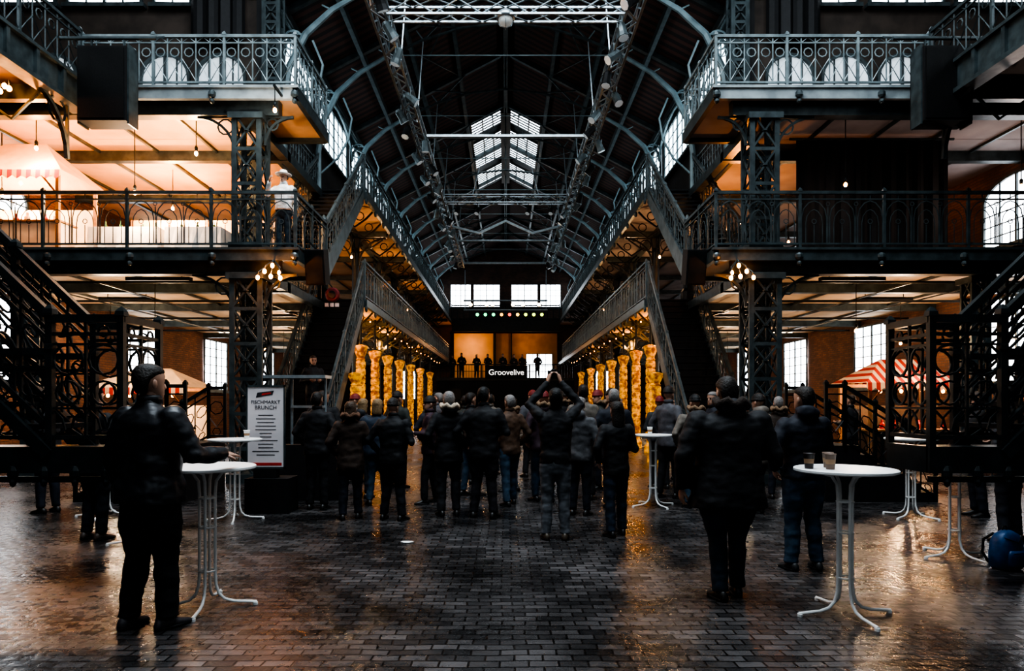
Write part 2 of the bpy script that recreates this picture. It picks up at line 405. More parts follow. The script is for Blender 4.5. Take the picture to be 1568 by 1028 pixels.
for s in (-1, 1):
    for y in (16.2, 22.6, 28.6, 34.6, 40.6, 46.6):
        window('x', s*12.5, y-1.1, y+1.1, 2.1, 4.2, s)
        window('x', s*12.5, y-1.1, y+1.1, 5.5, 7.2, s, arched=True)
    fr = [15.6]+frames+[51.8]
    for i in range(len(fr)-1):
        a, b = fr[i], fr[i+1]
        if b-a < 1.2: continue
        window('x', s*5.6, a+.35, b-.35, 9.3, 10.85, s, PANEC, max(3, int((b-a)/.6)), 4)
    for x in (7.3, 9.3, 11.3):
        a, b = sorted((s*(x-.85), s*(x+.85)))
        window('y', 15.5, a, b, 10.85, 13.6, 1, PANE, 4, 6)
    for x in (6.6, 7.9, 9.2, 10.5):
        a, b = sorted((s*(x-.55), s*(x+.55)))
        window('y', 15.5, a, b, 8.75, 9.65, 1, PANED, 4, 2, True)
    for y in (-3, 2, 7):
        window('x', s*13.0, y-1.6, y+1.6, 9, 13.5, s, PANE, 6, 8)
for (a, b) in ((-4.3, -2.7), (-2.5, -.45), (.45, 2.5), (2.7, 4.3)):
    window('y', 52, a, b, 9.0, 10.75, 1, PANE, 4, 4)
for a in (-8, -2.4, 3.2):
    window('y', -8, a, a+4.8, 5, 13, -1, PANED, 8, 10)
mb = MB()
for i in range(4):
    for j in range(4):
        x = -5.0+i*2.5; y = .6+j*2.5
        mb.add([(x+.1, y+.1, 15.96), (x+2.4, y+.1, 15.96), (x+2.4, y+2.4, 15.96), (x+.1, y+2.4, 15.96)], [(0, 3, 2, 1)], 0)
for i in range(5):
    mb.box(-5.0+i*2.5-.08, -5.0+i*2.5+.08, .6, 10.6, 15.8, 16, 1); mb.box(-5.0, 5.0, .6+i*2.5-.08, .6+i*2.5+.08, 15.8, 16, 1)
mb.obj('window_crossing_skylight', [SKYP, IRON])

# ------------------------------------------------------------------ GALLERIES
Z1, Z2 = 4.55, 7.70
def sb(mb, s, xa, xb, *r, m=None):
    a, b = sorted((s*xa, s*xb)); mb.box(a, b, *r, m=m)
for s in (-1, 1):
    side = 'left' if s < 0 else 'right'
    for zi, z in ((1, Z1), (2, Z2)):
        mb = MB()
        regs = [(4.1, 12.5, 13.0, 15.2), (5.6, 12.5, 15.2, 19.4), (4.1, 12.5, 19.4, 52.0)]
        for xa, xb, y0, y1 in regs:
            sb(mb, s, xa, xb, y0, y1, z-.05, z, m=0)
            sb(mb, s, xa+.02, xb, y0+.02, y1, z-.10, z-.05, m=1)
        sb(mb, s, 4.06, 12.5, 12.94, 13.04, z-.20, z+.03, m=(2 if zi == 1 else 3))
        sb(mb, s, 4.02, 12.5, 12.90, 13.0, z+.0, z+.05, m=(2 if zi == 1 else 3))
        sb(mb, s, 4.04, 4.14, 12.94, 15.2, z-.20, z+.03, m=2)
        sb(mb, s, 4.04, 4.14, 19.4, 52, z-.18, z+.04, m=2)
        sb(mb, s, 5.55, 5.65, 15.2, 19.4, z-.2, z+.03, m=2)
        sb(mb, s, 4.1, 5.6, 15.12, 15.24, z-.2, z, m=2); sb(mb, s, 4.1, 5.6, 19.36, 19.46, z-.2, z, m=2)
        sb(mb, s, 4.5, 12.5, 13.18, 13.42, z-.42, z-.10, m=2)
        for y in (19.4, 23.5, 27.6, 31.7, 35.8, 39.9, 44.0, 48.1): sb(mb, s, 4.2, 12.5, y-.08, y+.08, z-.30, z-.10, m=2)
        sb(mb, s, 5.2, 12.5, 15.9, 16.1, z-.34, z-.10, m=2)
        sb(mb, s, 5.2, 5.4, 13.2, 52, z-.32, z-.10, m=2)
        for x in (6.9, 8.3, 9.7, 11.1): sb(mb, s, x-.03, x+.03, 13.3, 52, z-.16, z-.1, m=2)
        mats = [DECK, CREAM if zi == 1 else (CREAM_LIT if s < 0 else CREAM_DIM), IRON, FASC]
        for i in range(6):
            xx = 4.1+i*1.6
            mb.c = 2
            for dz, rr in ((-.12, .08), (-.26, .05)):
                mb.ell((s*xx, 12.92, z+dz), rr, .06, rr, 8, 5)
        for i in range(14):
            yy = 19.4+i*1.36
            mb.ell((s*4.06, yy, z-.25), .05, .07, .10, 6, 4, m=2)
        mb.obj('gallery_%s_%s' % ('lower' if zi == 1 else 'upper', side), mats)
        rb = MB()
        st = 'A' if zi == 1 else 'B'; hh = 1.08 if zi == 1 else .98
        railing(rb, (s*4.1, 12.98, z+.05), (s*(12.3 if zi == 1 else 8.25), 12.98, z+.05), hh, st, 1.6, 1.15)
        railing(rb, (s*4.1, 12.98, z+.05), (s*4.1, 15.2, z+.05), hh, st, 1.4, 1.1)
        railing(rb, (s*5.6, 15.2, z+.05), (s*5.6, 19.4, z+.05), hh, 'C', 1.4, 1)
        if zi == 2: railing(rb, (s*4.1, 15.2, z+.05), (s*5.6, 15.2, z+.05), hh, 'B', 1.4, 1)
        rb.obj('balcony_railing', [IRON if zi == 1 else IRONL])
        rb = MB()
        railing(rb, (s*4.1, 19.4, z+.05), (s*4.1, 48, z+.05), hh, 'A', 1.37, 1.0)
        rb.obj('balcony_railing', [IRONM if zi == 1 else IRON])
    mb = MB()
    lattice_col(mb, s*5.1, 13.35, 0, Z1-.42, .60)
    lattice_col(mb, s*5.1, 13.35, Z1, Z2-.42, .54)
    lattice_col(mb, s*5.85, 15.4, 0, Z1-.34, .34); lattice_col(mb, s*5.85, 15.3, Z1, Z2-.3, .34)
    lattice_col(mb, s*5.35, 15.35, Z2, 12, .38, m=0)
    lattice_col(mb, s*9.6, 13.6, 0, Z1-.42, .36)
    for z, r in ((Z1-.42, .85), (Z2-.42, .75)):
        bracket(mb, s*4.8, 13.3, z, -s, 0, r*.75); bracket(mb, s*5.4, 13.3, z, s, 0, r); bracket(mb, s*5.1, 13.65, z, 0, 1, r)
    mb.obj('lattice_column', [IRON])
    for k, y in enumerate((19.4, 23.5, 27.6, 31.7, 35.8, 39.9, 44.0)):
        mb = MB(); mb.c = 0
        x = s*5.3
        for z0, z1 in ((0, Z1-.34), (Z1, Z2-.34)):
            mb.lathe([(.2, 0), (.2, .25), (.13, .35), (.12, z1-z0-.5), (.15, z1-z0-.45), (.12, z1-z0-.35), (.2, z1-z0-.05), (.2, z1-z0)], (x, y, z0), 10)
            bracket(mb, x-s*.12, y, z1, -s, 0, .95, .04); bracket(mb, x+s*.12, y, z1, s, 0, .95, .04)
            bracket(mb, x, y+.12, z1, 0, 1, .95, .04); bracket(mb, x, y-.12, z1, 0, -1, .95, .04)
            for yy in (y, y+1.37, y+2.73):
                mb.tube([(x-s*.12, yy, z1-.5 if yy == y else z1), (x-s*.6, yy, z1-.30), (x-s*.95, yy, z1-.05), (x-s*1.15, yy, z1+.16)], .035, 4)
                mb.tube([(x-s*(.75+.13*math.cos(2*pi*i/9)), yy, z1+.03+.13*math.sin(2*pi*i/9)) for i in range(9)], .02, 3, True)
        mb.obj('iron_column', [IRONB])

# side galleries of the crossing, level 2
for s in (-1, 1):
    mb = MB()
    sb(mb, s, 8.3, 13, -4, 12.9, Z2-.05, Z2, m=0); sb(mb, s, 8.3, 13, -4, 12.9, Z2-.12, Z2-.05, m=1)
    sb(mb, s, 8.2, 8.34, -4, 12.94, Z2-.45, Z2+.08, m=2)
    sb(mb, s, 8.12, 8.42, -4, 12.94, Z2-.5, Z2-.42, m=2); sb(mb, s, 8.12, 8.42, -4, 12.94, Z2+.06, Z2+.12, m=2)
    for y in (9.0, 10.8, 12.6):
        sb(mb, s, 8.3, 13, y-.08, y+.08, Z2-.4, Z2-.12, m=2)
    for i in range(10):
        y = 6+i*.7; sb(mb, s, 8.14, 8.2, y-.04, y+.04, Z2-.45, Z2+.1, m=2)
    railing(mb, (s*8.25, 0, Z2+.1), (s*8.25, 12.9, Z2+.1), .98, 'B', 1.6, 1.15, m=2)
    mb.c = 2
    bracket(mb, s*8.3, 12.6, Z2-.4, 0, -1, 1.1, .05)
    mb.tube([(s*8.3, 12, Z2-.4), (s*8.9, 12, Z2-1.0), (s*9.6, 12, Z2-.5)], .03, 4)
    mb.obj('side_gallery', [DECK, BROWNW, IRON])

# end gallery / bridge and stage mezzanine
mb = MB()
mb.box(-4.0, 4.0, 49.5, 51.9, Z2-.1, Z2, 0); mb.box(-4.0, 4.0, 49.4, 49.55, Z2-.9, Z2+.05, 2)
mb.box(-4.0, 4.0, 49.5, 51.9, Z2-.14, Z2-.1, 1)
railing(mb, (-4.0, 49.4, Z2), (4.0, 49.4, Z2), 1.05, 'A', 1.4, 1.5, m=2)
mb.obj('gallery_end', [DECK, CREAM, IRONB])
mb = MB()
mb.box(-4.9, 4.9, 47.2, 51.5, 3.1, 3.3, 2)
mb.box(-4.9, 4.9, 47.4, 47.6, .0, 3.1, 0)
mb.box(-4.0, -.9, 51.6, 51.7, 3.3, 6.9, 3); mb.box(-.9, 4.0, 51.6, 51.7, 3.3, 6.9, 1)
mb.box(-.95, -.75, 51.3, 51.6, 3.3, 6.9, 2); mb.box(.4, .5, 51.4, 51.6, 3.3, 6.9, 2)
for x in (-4.8, -3.4, -1.7, 1.7, 3.4, 4.8): mb.box(x-.05, x+.05, 47.25, 47.35, 3.3, 4.25, 2)
mb.box(-4.8, 4.8, 47.24, 47.34, 4.2, 4.27, 2); mb.box(-4.8, 4.8, 47.26, 47.32, 3.75, 3.79, 2)
for i in range(48):
    x = -4.8+i*.2; mb.box(x-.012, x+.012, 47.28, 47.31, 3.3, 4.2, 2)
YELW = mat('warm_cream_wall', (0.75, 0.46, 0.22), 0.7, 0, .1, 1)
mb.obj('stage_mezzanine', [BLACK, mat('ochre_wall', (.30, .17, .08), .7, 0, .2, 1), IRONB, YELW])
window('y', 51.6, 1.6, 3.6, 3.4, 5.3, 1, PANE, 4, 4)
window('y', 51.95, -8.5, -6.5, 1.8, 4.0, 1, PANE, 4, 4); window('y', 51.95, 6.5, 8.5, 1.8, 4.0, 1, PANE, 4, 4)
mb = MB()
mb.box(-3.6, 3.6, 43, 47.1, 0, 1.1, 0); mb.box(-3.6, 3.6, 46.9, 47.1, 1.1, 3.05, 0)
for s in (-1, 1):
    mb.box(s*3.2-.35, s*3.2+.35, 43.2, 43.9, 1.1, 2.5, 0); mb.lathe([(.27, 0), (.27, .02)], (s*3.2, 43.5, 2.5), 14, m=0)
    mb.box(s*3.2-.3, s*3.2+.3, 43.17, 43.2, 1.2, 2.4, 1)
mb.obj('stage', [BLACK, IRONB])
def textmesh(body, size, loc, rot, m, parent, ext=.005, align='CENTER'):
    c = bpy.data.curves.new('lettering', 'FONT'); c.body = body; c.size = size; c.extrude = ext; c.align_x = align
    o = bpy.data.objects.new('lettering_tmp', c); COL.objects.link(o)
    me = bpy.data.meshes.new_from_object(o); bpy.data.objects.remove(o)
    me.materials.clear(); me.materials.append(m)
    o2 = bpy.data.objects.new('lettering', me); o2.location = loc; o2.rotation_euler = rot; COL.objects.link(o2)
    if parent: o2.parent = parent
    return o2
WHEM = mat('white_lettering', (0.9, .9, .9), .5, 0, .02, 1, 0, (1, .95, .9), 1.1)
e = empty('stage_sign')
mb = MB(); mb.box(-1.45, 1.55, 47.12, 47.19, 3.25, 4.15); mb.obj('board', [BLACK], e)
textmesh('Groovelive', .56, (.05, 47.10, 3.5), (pi/2, 0, 0), WHEM, e)

# ------------------------------------------------------------------ STAIRS
for s in (-1, 1):
    for lev in (0, 1):
        mb = MB(); mb.c = 0
        z0, z1 = (0, Z1) if lev == 0 else (Z1, Z2)
        ya, yb = (14.9, 19.35) if lev == 0 else (15.25, 19.35)
        xa, xb = 4.15, 5.45
        n = 24 if lev == 0 else 18
        for i in range(n):
            y = ya+(yb-ya)*i/n; z = z0+(z1-z0)*(i+1)/n
            sb(mb, s, xa, xb, y-.02, y+(yb-ya)/n+.02, z-.04, z, m=1)
            if lev == 0: sb(mb, s, xa, xb, y, y+.02, z-(z1-z0)/n, z-.03, m=1)
        for x in (xa, xb):
            x0 = s*x
            vs = []
            for dx in (-.03, .03):
                vs += [(x0+dx, ya, z0), (x0+dx, ya+.35, z0), (x0+dx, yb, z1-.32), (x0+dx, yb, z1+.04), (x0+dx, ya, z0+.28)]
            mb.add(vs, [(0, 1, 2, 3, 4), (9, 8, 7, 6, 5), (0, 5, 6, 1), (1, 6, 7, 2), (2, 7, 8, 3), (3, 8, 9, 4), (4, 9, 5, 0)], 0)
            railing(mb, (x0, ya, z0+.12), (x0, yb, z1+.06), 1.0, 'C', 1.1, 1.25, m=0)
            mb.lathe([(.07, 0), (.06, 1.15), (.09, 1.2), (.02, 1.32)], (x0, ya-.05, z0), 8, m=0)
        mb.obj('iron_staircase', [IRONM, BLACK])

for s in (-1, 1):
    xe = 3.23 if s < 0 else 3.58
    mb = MB(); mb.c = 0
    Y0, Y1 = 5.6, 6.2
    sb(mb, s, xe, xe+2.6, Y0, Y1, 1.14, 1.20, m=0)
    sb(mb, s, xe-.03, xe+2.6, Y0-.03, Y0+.02, 1.0, 1.22, m=0); sb(mb, s, xe-.03, xe+.02, Y0, Y1, 1.0, 1.22, m=0)
    sb(mb, s, xe, xe+2.6, Y0+.0, Y0+.05, .92, .97, m=0)
    for i in range(9):
        xx = s*(xe+.12+i*.26)
        mb.ell((xx, Y0-.02, 1.0), .05, .03, .07, 8, 5, m=0); mb.ell((xx, Y0-.02, .93), .03, .025, .05, 8, 4, m=0)
    xl = xe+.60
    for Y in (Y0, Y1):
        railing(mb, (s*xe, Y, 1.22), (s*xl, Y, 1.22), 1.08, 'R', .6, 1.25, m=0)
        railing(mb, (s*xl, Y, 1.30), (s*(xl+2.2), Y, 1.30+2.1), 1.02, 'R', .75, 1.3, m=0)
        mb.tube([(s*xl, Y, 1.16), (s*(xl+2.2), Y, 1.16+2.1)], .07, 4, m=0)
        railing(mb, (s*xl, Y, 1.22), (s*(xe+2.4), Y, 1.22), .80, 'R', .55, 1.1, m=0)
    railing(mb, (s*xe, Y0, 1.22), (s*xe, Y1, 1.22), 1.08, 'R', .6, 1.2, m=0)
    for i in range(11):
        xx = xl+i*.2; sb(mb, s, xx, xx+.24, Y0, Y1, 1.22+.19*(i+1)-.04, 1.22+.19*(i+1), m=1)
    sb(mb, s, xl+2.2, xl+3.4, Y0, Y1, 3.30, 3.36, m=1)
    lattice_col(mb, s*(xe+2.0), (Y0+Y1)/2, 0, 1.14, .3, m=0)
    lattice_col(mb, s*(xl+3.2), (Y0+Y1)/2, 0, 3.3, .3, m=0)
    mb.obj('ornate_iron_staircase', [IRONS, BLACK])

for s in (-1, 1):
    mb = MB()
    X0 = 5.1; Y = 10.6
    for i in range(6):
        sb(mb, s, X0, X0+1.75-i*.24, Y, Y+1.5, i*.15, (i+1)*.15, m=0)
    for yy in (Y, Y+1.5):
        railing(mb, (s*(X0+1.75), yy, .0), (s*(X0+.3), yy, .9), .95, 'C', .5, 1.1, m=1)
        railing(mb, (s*(X0+.3), yy, .9), (s*(X0), yy, .9), .95, 'C', .5, 1.1, m=1)
    mb.obj('side_steps', [BLACK, IRONB])

# ------------------------------------------------------------------ lighting trusses
SPOTL = mat('spot_lens', (.6, .7, .75), .2, 0.2, .1, 3, 0, (.8, .92, 1), .12)
def boxtruss(mb, p0, p1, w=.3, step=.45, r=.022):
    p0 = Vector(p0); p1 = Vector(p1); d = (p1-p0); L = d.length; d.normalize()
    up = Vector((0, 0, 1)); sd = d.cross(up).normalized(); h = w/2
    cs = [sd*h+up*h, sd*-h+up*h, sd*-h-up*h, sd*h-up*h]
    for c in cs: mb.tube([p0+c, p1+c], r*1.3, 4)
    n = int(L/step)
    for i in range(n):
        a = p0+d*(i*L/n); b = p0+d*((i+1)*L/n)
        for k in range(4):
            c0, c1 = cs[k], cs[(k+1) % 4]
            if i % 2: c0, c1 = c1, c0
            mb.tube([a+c0, b+c1], r*.8, 3, cap=False)
def spotlight(mb, p, aim, L=.3, r=.1, m=1, ml=2):
    p = Vector(p); a = Vector(aim).normalized()
    mb.tube([p, p-Vector((0, 0, .18))], .015, 4, m=m)
    q = p-Vector((0, 0, .3))
    mb.tube([q-a*L*.5, q-a*L*.35, q+a*L*.2, q+a*L*.5], [r*.5, r*.8, r*.85, r*1.05], 8, m=m)
    mb.tube([q+a*L*.5, q+a*(L*.5+.01)], [r*.9, r*.9], 8, m=ml)
    sd = a.cross(Vector((0, 0, 1)));
    sd = sd.normalized() if sd.length > .01 else Vector((1, 0, 0))
    mb.tube([q+sd*r*1.2, p-Vector((0, 0, .18))+sd*r*1.2, p-Vector((0, 0, .18))-sd*r*1.2, q-sd*r*1.2], .012, 4, m=m)
for s in (-1, 1):
    mb = MB(); mb.c = 0
    zt = 9.6
    boxtruss(mb, (s*2.58, 11.5, zt), (s*2.58, 39, zt), r=.027)
    for y in (16.3, 19.4, 23.5, 27.6, 31.7, 35.8):
        mb.tube([(s*2.58, y, zt+.15), (s*2.4, y, 12.1)], .018, 3)
    for i in range(26):
        y = 12.6+i*1.02
        if random.random() < .85:
            spotlight(mb, (s*2.58+random.choice((-.2, .2)), y, zt-.1), (random.uniform(-.8, .8)*1-s*.3, random.uniform(-.5, .5), -.8), .36, .12, 3 if i % 3 else 1)
    mb.obj('lighting_truss', [ALU, BLACK, SPOTL, IRONM])
mb = MB(); mb.c = 0
for y, z in ((13.6, 9.6), (26.3, 9.6)):
    boxtruss(mb, (-2.4, y, z), (2.4, y, z))
mb.tube([(-2.4, 20.3, 9.7), (2.4, 20.3, 9.7)], .07, 6)
mb.tube([(-2.4, 33.5, 9.7), (2.4, 33.5, 9.7)], .06, 6); mb.tube([(-2.4, 38.5, 9.6), (2.4, 38.5, 9.6)], .06, 6)
for x in (-1.3, 1.3): mb.tube([(x, 26.3, 9.8), (x*.5, 26.3, 12.3)], .012, 3)
mb.tube([(-2.4, 30, 9.5), (-1.2, 30, 9.2), (0, 30, 9.75), (1.2, 30, 9.2), (2.4, 30, 9.5)], .07, 4)
for x in (-1.9, -1.1, .9, 1.8): spotlight(mb, (x, 26.3, 9.45), (random.uniform(-.4, .4), -.4, -.9), .3, .1)
mb.obj('cross_truss', [ALU, BLACK, SPOTL])
mb = MB()
mb.tube([(0, 13.6, 9.45), (0, 13.6, 9.55)], .03, 6, m=0)
mb.lathe([(.05, .0), (.17, -.08), (.2, -.16), (.19, -.2)], (0, 13.6, 9.62), 16, m=0)
mb.ell((0, 13.6, 9.4), .15, .15, .13, 14, 8, m=1)
for a in range(4): mb.tube([(.17*math.cos(a*pi/2), 13.6+.17*math.sin(a*pi/2), 9.45), (.12*math.cos(a*pi/2), 13.6+.12*math.sin(a*pi/2), 9.28), (0, 13.6, 9.24)], .01, 4, m=0)
mb.obj('pendant_lamp', [ALU, mat('frosted_globe', (.5, .55, .55), .2, 0, .1, 5, 0, (.9, .9, .85), .12)], smooth=True)
cols = [(.1, .9, .35)]*4+[(1, .45, .05), (1, .06, .02), (1, .6, .1)]+[(.7, .9, .1)]*3
e = empty('stage_light_bar')
mb = MB(); mb.tube([(-2.9, 46, 7.95), (2.9, 46, 7.95)], .05, 6); mb.tube([(-2.9, 46, 8.6), (2.9, 46, 8.6)], .05, 6)
for x in (-2.8, 2.8): mb.tube([(x, 46, 7.9), (x, 46, 10.7)], .03, 4)
mb.obj('bar', [ALU], e)
for i in range(10):
    x = -2.5+i*.555; c = cols[i]
    if i > 0:
        mb = MB(); spotlight(mb, (x, 46, 7.95), (0, -1, -.25), .4, .13, 0, 1)
        mb.obj('lamp_%d' % i, [BLACK, mat('gel_%d' % i, c, .4, 0, .05, 1, 0, c, 2.5)], e)
for i, x in enumerate((-2.4, -1.3, -.9, .5, 1.2, 2.3)):
    mb = MB(); spotlight(mb, (x, 46, 8.6), (0, -1, -.1), .4, .14, 0, 1)
    mb.obj('flood_%d' % i, [BLACK, WARMW], e)

for s, xc in ((-1, -7.35), (1, 8.05)):
    mb = MB(); y = 12.1
    x0 = xc-.44; x1 = xc+.44
    mb.box(x0, x1, y, y+.42, 6.72, 8.08, 0)
    mb.box(x0+.03, x1-.03, y-.02, y, 6.76, 8.04, 1)
    mb.box(x0-.03, x0, y+.05, y+.35, 6.68, 8.14, 2); mb.box(x1, x1+.03, y+.05, y+.35, 6.68, 8.14, 2)
    mb.tube([(xc-.9, y+.2, 8.32), (xc+.9, y+.2, 8.32)], .04, 6, m=2)
    for d in (-.3, .3): mb.tube([(xc+d, y+.2, 8.08), (xc+d, y+.2, 8.32)], .02, 4, m=2)
    for d in (-.7, .7): mb.tube([(xc+d, y+.2, 8.32), (xc+d, 12.95, 8.7)], .025, 4, m=2)
    mb.obj('hanging_loudspeaker', [BLACK, mat('speaker_grille', (.008, .008, .008), .6, .3, .4, 60), IRON])
for s in (-1, 1):
    mb = MB(); x = s*3.85
    mb.M = Matrix.Translation((x, 13.6, 4.35)) @ Matrix.Rotation(.25, 4, 'X')
    mb.box(-.2, .2, -.18, .18, -.35, .35, 0); mb.box(-.17, .17, -.2, -.18, -.32, .32, 1)
    mb.lathe([(.13, 0), (.13, .01)], (0, 0, 0), 10, m=1)
    mb.M = Matrix.Identity(4)
    mb.tube([(x, 13.6, 4.7), (s*4.1, 13.6, 4.95)], .03, 4, m=1)
    mb.obj('corner_loudspeaker', [BLACK, IRONB])
    e = empty('orange_lamp_cluster'); mb = MB()
    pts = [(s*4.62, 12.75, 4.10), (s*4.45, 12.7, 4.2), (s*4.5, 12.75, 4.0), (s*4.35, 12.8, 4.08), (s*4.3, 12.7, 3.96), (s*4.75, 12.75, 3.98)]
    for p in pts:
        mb.ell(p, .04, .04, .05, 8, 6, m=1); mb.tube([(p[0], p[1], p[2]+.05), (p[0], p[1]+.05, p[2]+.12), (s*4.5, 12.95, 4.35)], .012, 4, m=0)
    mb.obj('bulbs', [IRON, WARM if s < 0 else mat('warm_bulb_dim', (1, .7, .4), 0.4, 0, 0.05, 1, 0, (1.0, 0.42, 0.10), 8)], e, True)
    plight('glow', (s*4.45, 12.62, 4.05), 55 if s < 0 else 22, (1, .30, .05), .05, e)
    e = empty('orange_lamp_cluster'); mb = MB()
    for k in range(4):
        p = (s*(8.95+.12*k), 12.0+.05*k, 7.25+.07*(k % 2)); mb.ell(p, .045, .045, .055, 8, 6, m=1); mb.tube([(p[0], p[1], p[2]+.05), (p[0], p[1], 7.4)], .012, 4)
    mb.obj('bulbs', [IRON, WARM if s < 0 else BLACK], e, True)
    if s < 0: plight('glow', (s*9.1, 11.8, 7.2), 70, OC, .05, e)

# ------------------------------------------------------------------ golden lit columns in the nave
GOLD = bpy.data.materials.new('golden_lit_fabric'); GOLD.use_nodes = True  # yellow uplighting of the columns is put into the material as emission
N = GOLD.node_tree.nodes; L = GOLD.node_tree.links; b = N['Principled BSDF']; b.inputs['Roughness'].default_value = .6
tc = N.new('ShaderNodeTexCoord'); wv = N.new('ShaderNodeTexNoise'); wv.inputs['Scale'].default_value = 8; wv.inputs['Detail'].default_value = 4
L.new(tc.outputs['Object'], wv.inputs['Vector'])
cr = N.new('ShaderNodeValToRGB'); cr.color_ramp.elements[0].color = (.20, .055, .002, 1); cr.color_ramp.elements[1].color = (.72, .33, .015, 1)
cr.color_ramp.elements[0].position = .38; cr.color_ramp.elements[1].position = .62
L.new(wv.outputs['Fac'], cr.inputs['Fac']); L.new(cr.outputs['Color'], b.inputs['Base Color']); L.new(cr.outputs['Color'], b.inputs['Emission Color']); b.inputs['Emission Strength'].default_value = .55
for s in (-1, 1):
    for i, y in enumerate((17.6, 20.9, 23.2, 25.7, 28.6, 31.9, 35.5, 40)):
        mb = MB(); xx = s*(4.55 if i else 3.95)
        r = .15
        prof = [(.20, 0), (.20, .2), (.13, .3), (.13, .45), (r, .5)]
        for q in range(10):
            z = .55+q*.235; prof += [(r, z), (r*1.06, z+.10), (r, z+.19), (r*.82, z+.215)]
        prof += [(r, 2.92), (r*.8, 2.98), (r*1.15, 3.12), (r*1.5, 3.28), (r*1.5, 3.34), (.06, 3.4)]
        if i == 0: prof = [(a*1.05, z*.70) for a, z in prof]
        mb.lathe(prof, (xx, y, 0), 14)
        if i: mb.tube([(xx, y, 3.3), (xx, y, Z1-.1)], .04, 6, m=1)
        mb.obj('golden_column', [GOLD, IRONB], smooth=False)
        if i in (1, 2, 4, 6): plight('nave_lamp', (s*5.0, y-1.15, 3.9), 75, (1, .44, .12), .08)
mb = MB()
for s in (-1, 1):
    for j in range(17):
        y = 19.8+j*1.6; p = (s*4.35, y, 4.12+.05*math.sin(j*1.3)); mb.ell(p, .018, .018, .025, 6, 4, m=0)
    mb.tube([(s*4.35, 19.8+.8*j, 4.17+.05*math.sin(j*.65)) for j in range(34)], .008, 3, m=1)
mb.obj('string_lights', [WARM, BLACK])

def bulb(x, y, z, ztop, p, c):
    e = empty('hanging_bulb'); mb = MB()
    mb.tube([(x, y, z+.1), (x, y, ztop)], .01, 4, m=0); mb.lathe([(.02, .16), (.035, .12), (.03, .05)], (x, y, z), 10, m=0); mb.ell((x, y, z), .04, .04, .05, 8, 6, m=1)
    mb.obj('bulb', [IRONB, WARM], e, True)
    plight('glow', (x, y, z-.12), p, c, .08, e)
for s in (-1, 1):
    for (x, y) in ((7.6, 14.6), (9.9, 17.4), (7.2, 20.8), (10.2, 25.2), (7.4, 30)):
        e = empty('ceiling_strip_lamp'); mb = MB()
        mb.box(s*x-.7, s*x+.7, y-.08, y+.08, Z1-.30, Z1-.22, 0); mb.tube([(s*x-.65, y, Z1-.33), (s*x+.65, y, Z1-.33)], .012, 6, m=1)
        for d in (-.5, .5): mb.tube([(s*x+d, y, Z1-.22), (s*x+d, y, Z1-.1)], .01, 4, m=0)
        mb.obj('fixture', [IRONB, WARMW], e)
    for (x, y, z, p) in ((7.9, 15.0, 3.2, 95), (10.8, 18.2, 3.2, 180), (7.4, 20.5, 3.2, 150), (9, 27, 3.2, 220), (8, 36, 3.2, 160)):
        bulb(s*x, y, z, Z1-.1, p*(1.0 if s < 0 else .8), PC)
    for (x, y, z, p) in ((5.0, 21.6, 6.3, 75), (5.0, 27, 6.3, 75), (5, 34, 6.3, 65)):
        bulb(s*x, y, z, Z2-.1, p, WC)
    mb = MB(); mb.c = 0
    for y in (14.3, 17, 20.5, 24): mb.tube([(s*6.2, y, Z1-.38), (s*12.4, y, Z1-.38)], .03, 6)
    for x in (6.3, 8.9, 10.6): mb.tube([(s*x, 13.6, Z1-.34), (s*x, 28, Z1-.34)], .02, 5)
    mb.obj('ceiling_pipe', [IRONB])
for (x, y, z, p, c) in ((-6.6, 14.2, 6.9, 120, WC), (-8.6, 17.2, 6.6, 600, (1, .44, .15)), (-11.2, 14.8, 6.2, 230, (1, .44, .15)), (-7.8, 14.0, 6.0, 230, PC), (-9.8, 13.9, 6.9, 160, OC),
                        (8.5, 20, 6.4, 30, WC), (6.3, 17.8, 6.4, 170, OC), (11, 14.2, 6.2, 45, (1, .78, .68)), (7.2, 14.1, 6.2, 16, (1, .78, .68))):
    bulb(x, y, z, Z2-.1, p, c)
bulb(-4.35, 12.55, 7.1, 7.55, 34, (1, .86, .72))  # extra lamp with arm, added to brighten the sailor mannequin and railing
mb = MB(); mb.box(-4.37, -4.33, 12.5, 12.95, 7.53, 7.57); mb.obj('lamp_arm', [IRONB])
plight('stage_glow', (-2.6, 50.0, 5.9), 100, (1, .50, .18), .1)
plight('stage_glow', (1.6, 50.0, 6.2), 70, (1, .50, .18), .1)

